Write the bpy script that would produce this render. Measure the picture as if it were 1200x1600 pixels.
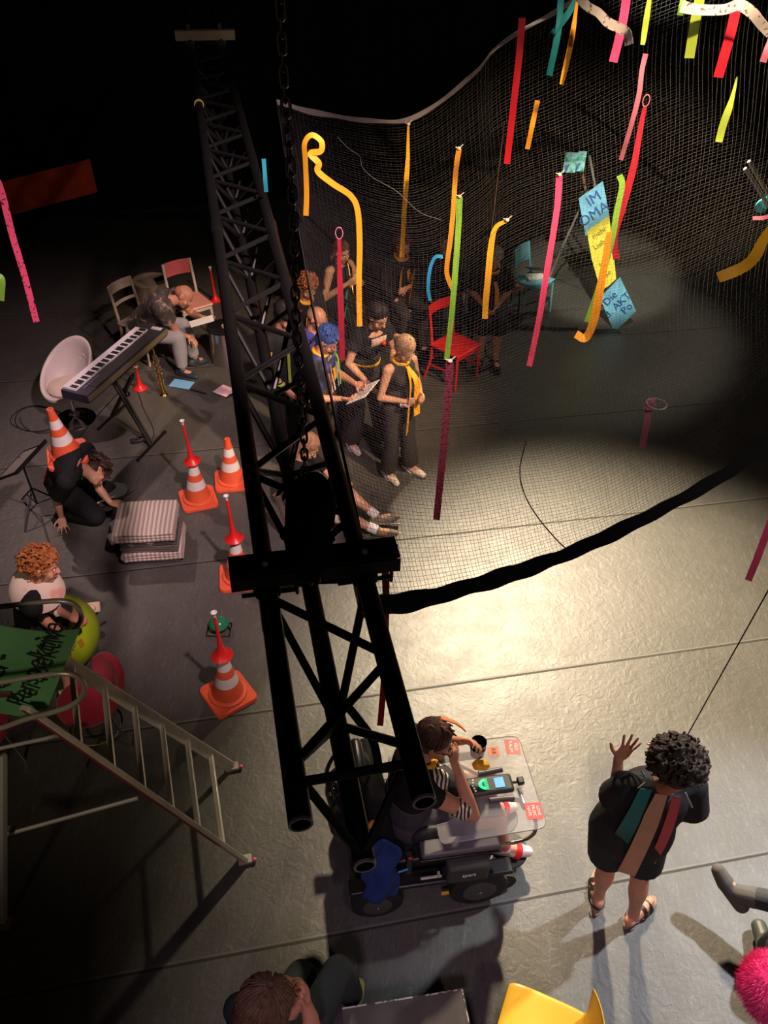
import bpy, bmesh, math, random
from mathutils import Vector as V, Matrix, Euler
for o in list(bpy.data.objects): bpy.data.objects.remove(o)
SC = bpy.context.scene
COL = SC.collection
R = math.radians
rnd = random.Random(7)

# ---------------- camera: on the gallery, 5 m above the stage, looking down 40.5 degrees
CF = 1300.0; TH = R(40.5); RL = R(1.75); CH = 5.0
FW = V((0, math.cos(TH), -math.sin(TH)))
_r = V((1, 0, 0)); _d = V((0, -math.sin(TH), -math.cos(TH)))
RT = _r*math.cos(RL) - _d*math.sin(RL)
DN = _r*math.sin(RL) + _d*math.cos(RL)
cd = bpy.data.cameras.new('camera'); cam = bpy.data.objects.new('camera', cd); COL.objects.link(cam)
M = Matrix((RT, -DN, -FW)).transposed().to_4x4(); M.translation = V((0, 0, CH)); cam.matrix_world = M
cd.sensor_fit = 'VERTICAL'; cd.sensor_height = 36; cd.lens = 36*CF/1600; cd.clip_start = .05; cd.clip_end = 100
SC.camera = cam

def ray(px, py): return FW*CF + RT*(px-600) + DN*(py-800)
def at(px, py, z=0.0):
    r = ray(px, py); return V((0, 0, CH)) + r*((z-CH)/r.z)
def aty(px, py, y):
    r = ray(px, py); return V((0, 0, CH)) + r*(y/r.y)

# ---------------- view and world
SC.view_settings.view_transform = 'Standard'; SC.view_settings.look = 'None'
SC.view_settings.gamma = 1; SC.view_settings.exposure = 0.0
try: SC.view_settings.use_curve_mapping = False
except Exception: pass
W = bpy.data.worlds.new('world'); SC.world = W; W.use_nodes = True
W.node_tree.nodes['Background'].inputs[0].default_value = (1.0, .8, .62, 1)
W.node_tree.nodes['Background'].inputs[1].default_value = 0.032

# ---------------- stage lights, plus two added fill spots
def spot(name, loc, tgt, power, col, size, blend=.5, rad=.08):
    l = bpy.data.lights.new(name, 'SPOT'); l.energy = power; l.color = col
    l.spot_size = R(size); l.spot_blend = blend; l.shadow_soft_size = rad
    o = bpy.data.objects.new(name, l); COL.objects.link(o); o.location = loc
    o.rotation_euler = (V(tgt)-V(loc)).to_track_quat('-Z', 'Y').to_euler()
    return o
WARM = (1, .80, .55)
spot('warm_back_spot', (1.7, 9.9, 6.3), (1.95, 3.75, 0), 11500, WARM, 42, 1.0, .22)
spot('white_side_spot', (5.0, 4.6, 6.0), (2.25, 1.6, 0), 1900, (.92, .94, 1.0), 34, .6, .12)
spot('pink_front_spot', (1.4, 1.2, 7.0), (-2.35, 6.3, 0), 2700, (1, .68, .70), 38, .9, .12)
spot('pink_back_spot', (-5.2, 9.4, 6.2), (-2.3, 6.6, 0), 520, (1, .70, .62), 36, .8, .12)
spot('amber_front_spot', (3.6, 2.6, 6.6), (-.35, 7.2, .9), 3700, (1, .68, .42), 25, .7, .12)
spot('violet_floor_spot', (-.4, -1.8, 6.5), (.65, 1.15, 0), 560, (.90, .62, .85), 34, .9, .3)
spot('sign_fill', (-2.4, -1.2, 4.6), (-1.95, 2.4, 1.8), 190, (1, .82, .62), 32, .8, .3)  # added fill to brighten the green sign and ladder, not a stage lamp
spot('front_fill', (2.2, -2.6, 7.4), (1.1, 2.1, .6), 300, (1, .80, .70), 34, .9, .25)  # added warm fill from the camera side, lifts the foreground figures
spot('easel_front_spot', (1.2, 4.4, 6.6), (2.6, 9.9, 1.15), 3600, (1, .95, .75), 15, .5)
spot('easel_back_spot', (6.6, 12.6, 6.4), (2.5, 9.6, .2), 560, (1, .88, .68), 30, .6)
spot('ribbon_spot', (3.6, -1.2, 7.0), (2.2, 5.2, 3.4), 440, (1, .84, .72), 54, .9)

# ---------------- materials
MATS = {}
def mat(name, col, rough=.6, metal=0., var=.12, vs=6., bump=0., bs=40., spec=.5, emis=0., ecol=None, alpha=1., trans=0., coat=0., sheen=0., ior=None):
    if name in MATS: return MATS[name]
    m = bpy.data.materials.new(name); m.use_nodes = True; nt = m.node_tree; N = nt.nodes; L = nt.links
    b = N['Principled BSDF']
    b.inputs['Roughness'].default_value = rough; b.inputs['Metallic'].default_value = metal
    b.inputs['Specular IOR Level'].default_value = spec
    tc = N.new('ShaderNodeTexCoord')
    nz = N.new('ShaderNodeTexNoise'); nz.inputs['Scale'].default_value = vs; nz.inputs['Detail'].default_value = 4
    L.new(tc.outputs['Object'], nz.inputs['Vector'])
    cr = N.new('ShaderNodeValToRGB')
    a = [max(0, c*(1-var)) for c in col[:3]]; c2 = [min(1, c*(1+var)) for c in col[:3]]
    cr.color_ramp.elements[0].position = .3; cr.color_ramp.elements[1].position = .7
    cr.color_ramp.elements[0].color = (*a, 1); cr.color_ramp.elements[1].color = (*c2, 1)
    L.new(nz.outputs['Fac'], cr.inputs['Fac']); L.new(cr.outputs['Color'], b.inputs['Base Color'])
    if bump:
        n2 = N.new('ShaderNodeTexNoise'); n2.inputs['Scale'].default_value = bs; n2.inputs['Detail'].default_value = 3
        L.new(tc.outputs['Object'], n2.inputs['Vector'])
        bp = N.new('ShaderNodeBump'); bp.inputs['Strength'].default_value = bump; bp.inputs['Distance'].default_value = .01
        L.new(n2.outputs['Fac'], bp.inputs['Height']); L.new(bp.outputs['Normal'], b.inputs['Normal'])
    if emis:
        b.inputs['Emission Color'].default_value = (*(ecol or col)[:3], 1); b.inputs['Emission Strength'].default_value = emis
    if alpha < 1: b.inputs['Alpha'].default_value = alpha
    if trans: b.inputs['Transmission Weight'].default_value = trans
    if ior: b.inputs['IOR'].default_value = ior
    if coat: b.inputs['Coat Weight'].default_value = coat
    if sheen: b.inputs['Sheen Weight'].default_value = sheen
    MATS[name] = m
    return m
def pattern(name, cols, kind='noise', scale=20., rough=.8, edges=(.45, .55), vec=(1, 1, 1), rot=(0, 0, 0), coord='Object', bump=.0, distort=0.):
    """two or three colour printed pattern"""
    m = bpy.data.materials.new(name); m.use_nodes = True; nt = m.node_tree; N = nt.nodes; L = nt.links
    b = N['Principled BSDF']; b.inputs['Roughness'].default_value = rough
    tc = N.new('ShaderNodeTexCoord'); mp = N.new('ShaderNodeMapping')
    mp.inputs['Scale'].default_value = vec; mp.inputs['Rotation'].default_value = rot
    L.new(tc.outputs[coord], mp.inputs['Vector'])
    if kind == 'noise': t = N.new('ShaderNodeTexNoise'); t.inputs['Detail'].default_value = 2; out = 'Fac'
    elif kind == 'voronoi': t = N.new('ShaderNodeTexVoronoi'); out = 'Distance'
    else:
        t = N.new('ShaderNodeTexWave'); out = 'Fac'; t.inputs['Distortion'].default_value = distort
    t.inputs['Scale'].default_value = scale
    L.new(mp.outputs['Vector'], t.inputs['Vector'])
    cr = N.new('ShaderNodeValToRGB'); el = cr.color_ramp.elements
    el[0].position = edges[0]; el[0].color = (*cols[0], 1); el[1].position = edges[1]; el[1].color = (*cols[1], 1)
    if len(cols) > 2:
        e = el.new(min(.99, edges[1]+.12)); e.color = (*cols[2], 1)
    L.new(t.outputs[out], cr.inputs['Fac']); L.new(cr.outputs['Color'], b.inputs['Base Color'])
    if bump:
        bp = N.new('ShaderNodeBump'); bp.inputs['Strength'].default_value = bump; bp.inputs['Distance'].default_value = .004
        L.new(t.outputs[out], bp.inputs['Height']); L.new(bp.outputs['Normal'], b.inputs['Normal'])
    MATS[name] = m
    return m

# ---------------- mesh builder
def frame(t, hint=None):
    t = V(t).normalized()
    h = V(hint) if hint is not None else V((0, 0, 1))
    if abs(t.dot(h.normalized())) > .97: h = V((1, 0, 0)) if abs(t.x) < .9 else V((0, 1, 0))
    a = (h - t*h.dot(t)).normalized(); b = t.cross(a)
    return a, b
class MB:
    def __init__(s): s.v = []; s.f = []; s.m = []
    def _add(s, vs, fs, mi=0):
        n = len(s.v); s.v += [V(p) for p in vs]; s.f += [tuple(i+n for i in f) for f in fs]; s.m += [mi]*len(fs); return s
    def box(s, c, size, rot=None, mi=0):
        c = V(c); hx, hy, hz = size[0]/2, size[1]/2, size[2]/2
        q = rot if isinstance(rot, Matrix) else (Euler([R(a) for a in rot]).to_matrix() if rot else Matrix.Identity(3))
        vs = [c + q @ V((x*hx, y*hy, z*hz)) for z in (-1, 1) for y in (-1, 1) for x in (-1, 1)]
        return s._add(vs, [(0, 2, 3, 1), (4, 5, 7, 6), (0, 1, 5, 4), (2, 6, 7, 3), (0, 4, 6, 2), (1, 3, 7, 5)], mi)
    def bar(s, a, b, w, h, up=(0, 0, 1), mi=0):
        a, b = V(a), V(b); t = (b-a); l = t.length; t.normalize(); u, r = frame(t, up)
        q = Matrix((t, r, u)).transposed()
        return s.box((a+b)/2, (l, w, h), q, mi)
    def rings(s, rs, caps=True, mi=0, closed=False):
        n = len(rs[0]); base = len(s.v); k = len(rs)
        for r_ in rs: s.v += [V(p) for p in r_]
        for i in range(k if closed else k-1):
            j = (i+1) % k
            for q in range(n):
                w = (q+1) % n
                s.f.append((base+i*n+q, base+i*n+w, base+j*n+w, base+j*n+q)); s.m.append(mi)
        if caps and not closed:
            s.f.append(tuple(base+q for q in range(n))[::-1]); s.m.append(mi)
            s.f.append(tuple(base+(k-1)*n+q for q in range(n))); s.m.append(mi)
        return s
    def tube(s, pts, r, n=8, caps=True, mi=0, closed=False, hint=None, flat=1.):
        pts = [V(p) for p in pts]; k = len(pts); rs = []
        prev = None
        for i, p in enumerate(pts):
            if closed: t = pts[(i+1) % k]-pts[i-1]
            else: t = pts[min(i+1, k-1)]-pts[max(i-1, 0)]
            if t.length < 1e-9: t = V((0, 0, 1))
            t.normalize()
            if prev is None: a, b = frame(t, hint)
            else:
                a = prev - t*prev.dot(t)
                if a.length < 1e-6: a, _ = frame(t, hint)
                a.normalize(); b = t.cross(a)
            prev = a
            rr = r[i] if isinstance(r, (list, tuple)) else r
            ra, rb = rr if isinstance(rr, (list, tuple)) else (rr, rr*flat)
            rs.append([p + a*(ra*math.cos(2*math.pi*q/n)) + b*(rb*math.sin(2*math.pi*q/n)) for q in range(n)])
        return s.rings(rs, caps, mi, closed)
    def caps_(s, a, b, ra, rb, n=12, mi=0, ends=(True, True)):
        """tapered capsule"""
        a, b = V(a), V(b); t = (b-a); l = max(t.length, 1e-6); t.normalize()
        pts = []; rad = []
        if ends[0]:
            for k in range(4):
                an = math.pi/2*(k/4+.06); pts.append(a - t*ra*math.cos(an)); rad.append(ra*math.sin(an))
        pts.append(a); rad.append(ra); pts.append(b); rad.append(rb)
        if ends[1]:
            for k in range(3, -1, -1):
                an = math.pi/2*(k/4+.06); pts.append(b + t*rb*math.cos(an)); rad.append(rb*math.sin(an))
        u, w = frame(t)
        rs = [[p + u*(q_*math.cos(2*math.pi*q/n)) + w*(q_*math.sin(2*math.pi*q/n)) for q in range(n)] for p, q_ in zip(pts, rad)]
        return s.rings(rs, True, mi)
    def ell(s, c, r, q=None, n=14, m=9, mi=0):
        c = V(c); q = q or Matrix.Identity(3)
        if isinstance(r, (int, float)): r = (r, r, r)
        rs = []
        for i in range(m):
            th = math.pi*(i+.35)/(m-1+.7)
            rs.append([c + q @ V((r[0]*math.sin(th)*math.cos(2*math.pi*k/n), r[1]*math.sin(th)*math.sin(2*math.pi*k/n), -r[2]*math.cos(th))) for k in range(n)])
        return s.rings(rs, True, mi)
    def lathe(s, prof, c=(0, 0, 0), ax=(0, 0, 1), n=24, mi=0, caps=True):
        c = V(c); ax = V(ax).normalized(); u, w = frame(ax, (0, 1, 0) if abs(ax.z) > .9 else (0, 0, 1))
        rs = [[c + ax*z + u*(r_*math.cos(2*math.pi*k/n)) + w*(r_*math.sin(2*math.pi*k/n)) for k in range(n)] for r_, z in prof]
        return s.rings(rs, caps, mi)
    def sheet(s, grid, th=.002, mi=0):
        """grid of points -> thick sheet"""
        nr, nc = len(grid), len(grid[0]); nor = []
        for i in range(nr):
            row = []
            for j in range(nc):
                a = V(grid[min(i+1, nr-1)][j])-V(grid[max(i-1, 0)][j]); b = V(grid[i][min(j+1, nc-1)])-V(grid[i][max(j-1, 0)][0:3] if False else grid[i][max(j-1, 0)])
                c = a.cross(b); row.append(c.normalized() if c.length > 1e-9 else V((0, 0, 1)))
            nor.append(row)
        base = len(s.v)
        for sg in (1, -1):
            for i in range(nr):
                for j in range(nc): s.v.append(V(grid[i][j]) + nor[i][j]*(th/2*sg))
        T = nr*nc
        idx = lambda k, i, j: base + k*T + i*nc + j
        for i in range(nr-1):
            for j in range(nc-1):
                s.f.append((idx(0, i, j), idx(0, i+1, j), idx(0, i+1, j+1), idx(0, i, j+1))); s.m.append(mi)
                s.f.append((idx(1, i, j), idx(1, i, j+1), idx(1, i+1, j+1), idx(1, i+1, j))); s.m.append(mi)
        for i in range(nr-1):
            for j, fl in ((0, 0), (nc-1, 1)):
                q = (idx(0, i, j), idx(1, i, j), idx(1, i+1, j), idx(0, i+1, j)); s.f.append(q if not fl else q[::-1]); s.m.append(mi)
        for j in range(nc-1):
            for i, fl in ((0, 1), (nr-1, 0)):
                q = (idx(0, i, j), idx(1, i, j), idx(1, i, j+1), idx(0, i, j+1)); s.f.append(q if not fl else q[::-1]); s.m.append(mi)
        return s
    def build(s, name, mats, parent=None, origin=None, smooth=True, bevel=0, subd=0, vox=0, sm=3, weld=False, ang=40):
        org = V(origin) if origin is not None else V((0, 0, 0))
        me = bpy.data.meshes.new(name); me.from_pydata([tuple(p-org) for p in s.v], [], s.f)
        if not isinstance(mats, (list, tuple)): mats = [mats]
        for m_ in mats: me.materials.append(m_)
        me.polygons.foreach_set('material_index', s.m)
        if smooth: me.polygons.foreach_set('use_smooth', [True]*len(me.polygons))
        bm = bmesh.new(); bm.from_mesh(me)
        bmesh.ops.recalc_face_normals(bm, faces=bm.faces)
        if smooth and not vox and not subd:
            for e in bm.edges:
                if len(e.link_faces) == 2 and e.calc_face_angle(0) > R(ang): e.smooth = False
        bm.to_mesh(me); bm.free()
        o = bpy.data.objects.new(name, me); COL.objects.link(o)
        if parent is not None: o.parent = parent
        if origin is not None: o.location = org
        if bevel:
            b = o.modifiers.new('bevel', 'BEVEL'); b.width = bevel; b.segments = 2; b.limit_method = 'ANGLE'; b.angle_limit = R(40)
        if subd:
            b = o.modifiers.new('sub', 'SUBSURF'); b.levels = subd; b.render_levels = subd
        if vox:
            b = o.modifiers.new('rem', 'REMESH'); b.mode = 'VOXEL'; b.voxel_size = vox; b.use_smooth_shade = True
            if sm:
                b = o.modifiers.new('smo', 'SMOOTH'); b.factor = .5; b.iterations = sm
        return o
def tag(o, label=None, cat=None, group=None, kind=None):
    if label: o['label'] = label
    if cat: o['category'] = cat
    if group: o['group'] = group
    if kind: o['kind'] = kind
    return o
def thing(name, label, cat, loc=(0, 0, 0), rz=0, group=None):
    o = bpy.data.objects.new(name, None); COL.objects.link(o); o.location = loc; o.rotation_euler = (0, 0, R(rz)); o.empty_display_size = .1
    return tag(o, label, cat, group)
def copy_tree(o, parent=None, loc=None, rz=None, label=None):
    c = o.copy(); COL.objects.link(c)
    if parent is not None: c.parent = parent
    if loc is not None: c.location = loc
    if rz is not None: c.rotation_euler = (0, 0, R(rz))
    if label: c['label'] = label
    for ch in [k for k in COL.objects if k.parent == o]: copy_tree(ch, c)
    return c
def bez(pts, n=8):
    """catmull-rom through points"""
    pts = [V(p) for p in pts]; out = []
    P = [pts[0]*2-pts[1]] + pts + [pts[-1]*2-pts[-2]]
    for i in range(1, len(P)-2):
        for k in range(n):
            t = k/n; a, b, c, d = P[i-1], P[i], P[i+1], P[i+2]
            out.append(.5*((2*b)+(c-a)*t+(2*a-5*b+4*c-d)*t*t+(3*b-a-3*c+d)*t**3))
    out.append(pts[-1]); return out
def text(name, body, size, m, parent, loc, rot, depth=.001, align='CENTER', shear=0):
    c = bpy.data.curves.new(name, 'FONT'); c.body = body; c.size = size; c.extrude = depth; c.align_x = align; c.align_y = 'CENTER'; c.shear = shear
    c.resolution_u = 3; c.materials.append(m)
    t = bpy.data.objects.new('t', c); COL.objects.link(t)
    bpy.context.view_layer.update()
    me = bpy.data.meshes.new_from_object(t.evaluated_get(bpy.context.evaluated_depsgraph_get()))
    bpy.data.objects.remove(t)
    o = bpy.data.objects.new(name, me); COL.objects.link(o); o.parent = parent
    o.location = loc; o.rotation_euler = rot if not isinstance(rot, Matrix) else rot.to_euler()
    return o

# common materials
SKIN = mat('skin', (.55, .30, .19), .5, var=.10, vs=14); SKIN2 = mat('skin_ruddy', (.58, .27, .17), .5, var=.12, vs=12)
SKIN3 = mat('skin_tan', (.42, .22, .13), .5, var=.1, vs=12)
BLK = mat('black_cloth', (.012, .012, .014), .85, bump=.3, bs=60, spec=.25); DGREY = mat('dark_grey_cloth', (.035, .033, .033), .85, bump=.3, bs=60, spec=.3)
BMETAL = mat('black_metal', (.004, .004, .004), .45, metal=0, coat=.0, spec=.42, bump=.05); ALU = mat('aluminium', (.72, .67, .58), .42, metal=.45, bump=.05)
CHROME = mat('chrome', (.75, .75, .75), .12, metal=1.); BPLAST = mat('black_plastic', (.012, .012, .013), .4)
WHITE = mat('white_cloth', (.75, .72, .68), .8); WHITEP = mat('white_plastic', (.8, .78, .78), .35)
YEL = mat('yellow_ribbon', (.85, .42, .015), .55, var=.1); RED = mat('red_plastic', (.75, .02, .02), .35)
GOLD = mat('brass', (.75, .48, .16), .25, metal=1.); EYEW = mat('eye_white', (.8, .78, .75), .3, var=0); EYED = mat('eye_dark', (.02, .012, .01), .2, var=0)
LIP = mat('lips', (.45, .12, .10), .5); GLASSF = mat('glasses_frame', (.05, .01, .01), .3)
PAPER = mat('paper', (.8, .78, .74), .8, var=.03)
# ======================= SETTING
def floor_mat():
    m = bpy.data.materials.new('black_dance_vinyl'); m.use_nodes = True; nt = m.node_tree; N = nt.nodes; L = nt.links
    b = N['Principled BSDF']
    tc = N.new('ShaderNodeTexCoord'); mp = N.new('ShaderNodeMapping'); mp.inputs['Rotation'].default_value = (0, 0, -R(12.1))
    L.new(tc.outputs['Object'], mp.inputs['Vector'])
    # scuffs and wear
    n1 = N.new('ShaderNodeTexNoise'); n1.inputs['Scale'].default_value = 1.3; n1.inputs['Detail'].default_value = 8; n1.inputs['Roughness'].default_value = .65
    L.new(tc.outputs['Object'], n1.inputs['Vector'])
    c1 = N.new('ShaderNodeValToRGB'); c1.color_ramp.elements[0].position = .3; c1.color_ramp.elements[0].color = (.058, .056, .050, 1)
    c1.color_ramp.elements[1].position = .7; c1.color_ramp.elements[1].color = (.088, .085, .075, 1)
    L.new(n1.outputs['Fac'], c1.inputs['Fac'])
    # thin scratches
    mixes = c1.outputs['Color']
    for k, (rot, sc) in enumerate(((25, 9), (110, 7), (160, 11))):
        m2 = N.new('ShaderNodeMapping'); m2.inputs['Rotation'].default_value = (0, 0, R(rot)); m2.inputs['Scale'].default_value = (1, .12, 1)
        L.new(tc.outputs['Object'], m2.inputs['Vector'])
        w = N.new('ShaderNodeTexNoise'); w.inputs['Scale'].default_value = sc*2; w.inputs['Detail'].default_value = 3; w.inputs['Distortion'].default_value = 1.5
        L.new(m2.outputs['Vector'], w.inputs['Vector'])
        cr = N.new('ShaderNodeValToRGB'); cr.color_ramp.elements[0].position = .495; cr.color_ramp.elements[1].position = .5
        cr.color_ramp.elements[0].color = (0, 0, 0, 1); cr.color_ramp.elements[1].color = (1, 1, 1, 1)
        e = cr.color_ramp.elements.new(.507); e.color = (0, 0, 0, 1)
        L.new(w.outputs['Fac'], cr.inputs['Fac'])
        mx = N.new('ShaderNodeMix'); mx.data_type = 'RGBA'; mx.inputs[7].default_value = (.17, .165, .15, 1)
        sc_ = N.new('ShaderNodeMath'); sc_.operation = 'MULTIPLY'; sc_.inputs[1].default_value = .6
        L.new(cr.outputs['Color'], sc_.inputs[0]); L.new(sc_.outputs[0], mx.inputs[0]); L.new(mixes, mx.inputs[6]); mixes = mx.outputs[2]
    L.new(mixes, b.inputs['Base Color'])
    n2 = N.new('ShaderNodeTexNoise'); n2.inputs['Scale'].default_value = 5; n2.inputs['Detail'].default_value = 6
    L.new(tc.outputs['Object'], n2.inputs['Vector'])
    rr = N.new('ShaderNodeMapRange'); rr.inputs['To Min'].default_value = .40; rr.inputs['To Max'].default_value = .56
    L.new(n2.outputs['Fac'], rr.inputs['Value']); L.new(rr.outputs['Result'], b.inputs['Roughness'])
    b.inputs['Specular IOR Level'].default_value = .55
    n3 = N.new('ShaderNodeTexNoise'); n3.inputs['Scale'].default_value = 16; n3.inputs['Detail'].default_value = 6; n3.inputs['Distortion'].default_value = 1.2
    L.new(tc.outputs['Object'], n3.inputs['Vector'])
    bp = N.new('ShaderNodeBump'); bp.inputs['Strength'].default_value = .3; bp.inputs['Distance'].default_value = .01
    L.new(n3.outputs['Fac'], bp.inputs['Height']); L.new(bp.outputs['Normal'], b.inputs['Normal'])
    return m
FLOOR = floor_mat(); SEAM = mat('seam_dark', (.02, .02, .018), .7); SEAML = mat('seam_tape', (.12, .115, .10), .55)
a12 = R(12.1); SU = V((math.cos(a12), math.sin(a12), 0)); SN = V((-math.sin(a12), math.cos(a12), 0))
fl = MB().box((1, 7, -.05), (26, 26, .1)).build('floor', FLOOR, smooth=False); fl['kind'] = 'structure'
# seams between the vinyl rolls (1.63 m apart): slightly proud welded tape with a dark joint
sm_ = MB()
for k in range(-1, 9):
    off = 2.065 + 1.63*k
    sm_.bar(SN*off - SU*9 + V((0, 0, .0006)), SN*off + SU*11 + V((0, 0, .0006)), .014, .0012, mi=0)
    sm_.bar(SN*(off+.014) - SU*9 + V((0, 0, .001)), SN*(off+.014) + SU*11 + V((0, 0, .001)), .014, .002, mi=1)
so = sm_.build('floor_seams', [SEAM, SEAML], fl, smooth=False); so['kind'] = 'structure'
CURT = mat('black_curtain', (.010, .0095, .009), .95, spec=.1, bump=.4, bs=30)
def curtain(name, a, b, h, n, amp):
    a, b = V(a), V(b); t = (b-a); L_ = t.length; t.normalize(); nn = V((-t.y, t.x, 0)); g = []
    for zi in range(4):
        row = []
        for i in range(n+1):
            s_ = i/n*L_
            w_ = amp*(math.sin(s_*9)+.5*math.sin(s_*15.7+1)+.3*math.sin(s_*4.1+2))
            row.append(a + t*s_ + nn*w_*(1-.2*zi/3) + V((0, 0, h*zi/3)))
        g.append(row)
    o = MB().sheet(g, .01).build(name, CURT); o['kind'] = 'structure'; return o
A_ = at(0, 345); B_ = at(1150, 250)
curtain('wall_back', A_ + (A_-B_).normalized()*4, B_ + (B_-A_).normalized()*5, 9, 420, .06)
curtain('wall_left', (-6.2, 13.5, 0), (-6.2, -4, 0), 9, 300, .06)
curtain('wall_right', (8.6, 18, 0), (8.6, -4, 0), 9, 300, .06)
o = MB().box((1, 7, 9.1), (26, 26, .1)).build('ceiling', mat('black_ceiling', (.01, .01, .01), .9), smooth=False); o['kind'] = 'structure'

# ======================= TRUSS
def tseg(mb, a, b, r, n=12, mi=0): mb.tube([a, b], r, n, mi=mi)
def truss():
    nl = at(470, 1288, 3.5); nr = at(650, 1255, 3.5)
    ax = (at(385, 700, 3.5) - nl).normalized()      # along the left chord
    ax = (at(345, 400, 3.5)-at(466, 1250, 3.5)); ax.z = 0; ax.normalize()
    sd = V((ax.y, -ax.x, 0))                # to the right
    Lw = .245; LEN = 8.2
    root = thing('lighting_truss', 'long black triangular lighting truss hung above the stage, near end open', 'truss', nl)
    lz = lambda p: p - nl
    A0 = V((0, 0, 0)); B0 = sd*Lw; C0 = sd*(Lw*.52) - V((0, 0, .215)) - ax*.0
    RR = .0245
    def pipe(p, name='chord'):
        m = MB(); u, w = frame(ax); n = 20
        outer = lambda q, r: [q + u*(r*math.cos(2*math.pi*k/n)) + w*(r*math.sin(2*math.pi*k/n)) for k in range(n)]
        m.rings([outer(p+ax*.08, RR*.8), outer(p, RR*.8), outer(p, RR), outer(p+ax*LEN*.5, RR), outer(p+ax*LEN, RR)], True)
        m.m[0*n:] = [0]*len(m.m)
        # bare metal rim
        m2 = len(m.m)
        m.rings([outer(p-ax*.002, RR*.8), outer(p-ax*.002, RR*1.01), outer(p+ax*.004, RR*1.01)], False, mi=1)
        return m.build(name, [BMETAL, mat('bare_rim', (.5, .48, .45), .4, metal=.8)], root)
    for p in (A0, B0, C0): pipe(p)
    # lacing, one brace per mesh
    step = .5
    r = .0105
    def brace(a, b):
        MB().tube([a, b], r, 8).build('brace', BMETAL, root)
    k = 0; s0 = .11
    brace(A0+ax*.09, B0+ax*.09)
    while s0 + step < LEN:
        for i in range(2):
            # top face
            a, b = (A0, B0) if i == 0 else (B0, A0)
            sa = s0 + i*step/2
            if s0 < 7.6: brace(a+ax*(sa+.02), b+ax*(sa+step/2))
            # side faces
            for q in (A0, B0):
                a2, b2 = (q, C0) if i == 0 else (C0, q)
                if s0 < 6.2: brace(a2+ax*(sa+(.02 if i == 0 else .0)), b2+ax*(sa+step/2))
        s0 += step
    brace(A0+ax*.12, C0+ax*.02); brace(B0+ax*.12, C0+ax*.02)
    # near load beam lying on top of both chords, clamped
    bs = .655
    m = MB(); c = (A0+B0)/2 + ax*bs + V((0, 0, .05)) - sd*.0
    for (w_, h_, dz) in ((.07, .010, .023), (.07, .010, -.022), (.012, .046, 0)):
        m.bar(c - sd*.21 + V((0, 0, dz)), c + sd*.21 + V((0, 0, dz)), w_, h_)
    m.bar(c - sd*.21 + ax*-.04, c + sd*.21 + ax*-.04, .004, .04)
    bo = m.build('load_beam', mat('matt_black_beam', (.03, .03, .026), .55), root, smooth=False)
    for q in (A0, B0):
        m = MB(); p = q + ax*bs
        m.lathe([(.033, -.03), (.036, -.02), (.036, .02), (.033, .03)], p + V((0, 0, 0)), ax, 16)
        m.bar(p + V((0, 0, .02)), p + V((0, 0, .10)), .03, .03)
        m.bar(p - ax*.03 + V((0, 0, -.02)), p - ax*.1 + V((0, 0, -.05)), .05, .05)
        m.tube([p + sd*.03 - V((0, 0, .03)), p + sd*.075 - V((0, 0, .03))], .006, 8)
        m.tube([p + sd*.075 - V((0, 0, .045)), p + sd*.075 - V((0, 0, .015))], .005, 6)
        m.tube([p - sd*.03 - V((0, 0, .03)), p - sd*.065 - V((0, 0, .03))], .006, 8)
        cl = m.build('clamp', BMETAL, root)
        MB().lathe([(.008, 0), (.008, .008), (.005, .012)], p + V((0, 0, .088))-ax*.02, (0, 0, 1), 6).build('bolt', ALU, cl)
        MB().bar(p-V((0, 0, .04))+ax*.02, p-V((0, 0, .04))-ax*.09, .045, .07).build('rubber_block', BPLAST, cl, bevel=.008)
    # far pale timber beam
    f = (at(325, 52, 3.56) - nl)
    dd = (f - A0).dot(ax)
    c = ax*dd + sd*(Lw*.5) + V((0, 0, .05))
    MB().bar(c - sd*.235, c + sd*.235, .07, .07).build('timber_beam', mat('pale_timber', (.36, .28, .20), .8, bump=.2), root, bevel=.004, smooth=False)
    for q in (A0, B0):
        p = q + ax*dd
        m = MB().lathe([(.034, -.03), (.036, -.02), (.036, .02), (.034, .03)], p, ax, 14)
        m.bar(p, p+V((0, 0, .13)), .03, .03)
        m.build('clamp', mat('dull_clamp', (.12, .11, .10), .5, metal=.6), root)
    # couplers halfway
    for q in (A0, B0):
        MB().lathe([(.026, -.05), (.029, -.04), (.029, .04), (.026, .05)], q+ax*2.95, ax, 14).build('coupler', BMETAL, root)
    MB().lathe([(.031, 0), (.031, .02)], A0+ax*5.0, ax, 12).build('marker_band', mat('dull_yellow_tape', (.4, .35, .05), .6), root).__setitem__('label', 'dull yellow tape band')
    return root, nl, ax, sd
TR, TNL, TAX, TSD = truss()
# black strap end and velcro hanging from the truss
def strap(name, pts, w, m, label, cat='strap', th=.002, parent=None, up=None):
    pts = bez(pts, 5); g = [[], []]
    for i, p in enumerate(pts):
        t = pts[min(i+1, len(pts)-1)]-pts[max(0, i-1)]; vw = (p-V((0, 0, CH))) if up is None else V(up)
        s_ = t.cross(vw).normalized()*w/2
        g[0].append(p-s_); g[1].append(p+s_)
    o = MB().sheet(g, th).build(name, m, parent, origin=pts[0] if parent is None else None)
    if label: tag(o, label, cat)
    return o
CP = TNL + TSD*.127 - V((0, 0, .215))
strap('strap', [CP+TAX*.42+TSD*.03, CP+TAX*.40+TSD*.06-V((0, 0, .05)), CP+TAX*.36+TSD*.09-V((0, 0, .09)), CP+TAX*.33+TSD*.1-V((0, 0, .16))], .022, BLK, 'short black webbing strap dangling from the lower truss tube')
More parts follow.
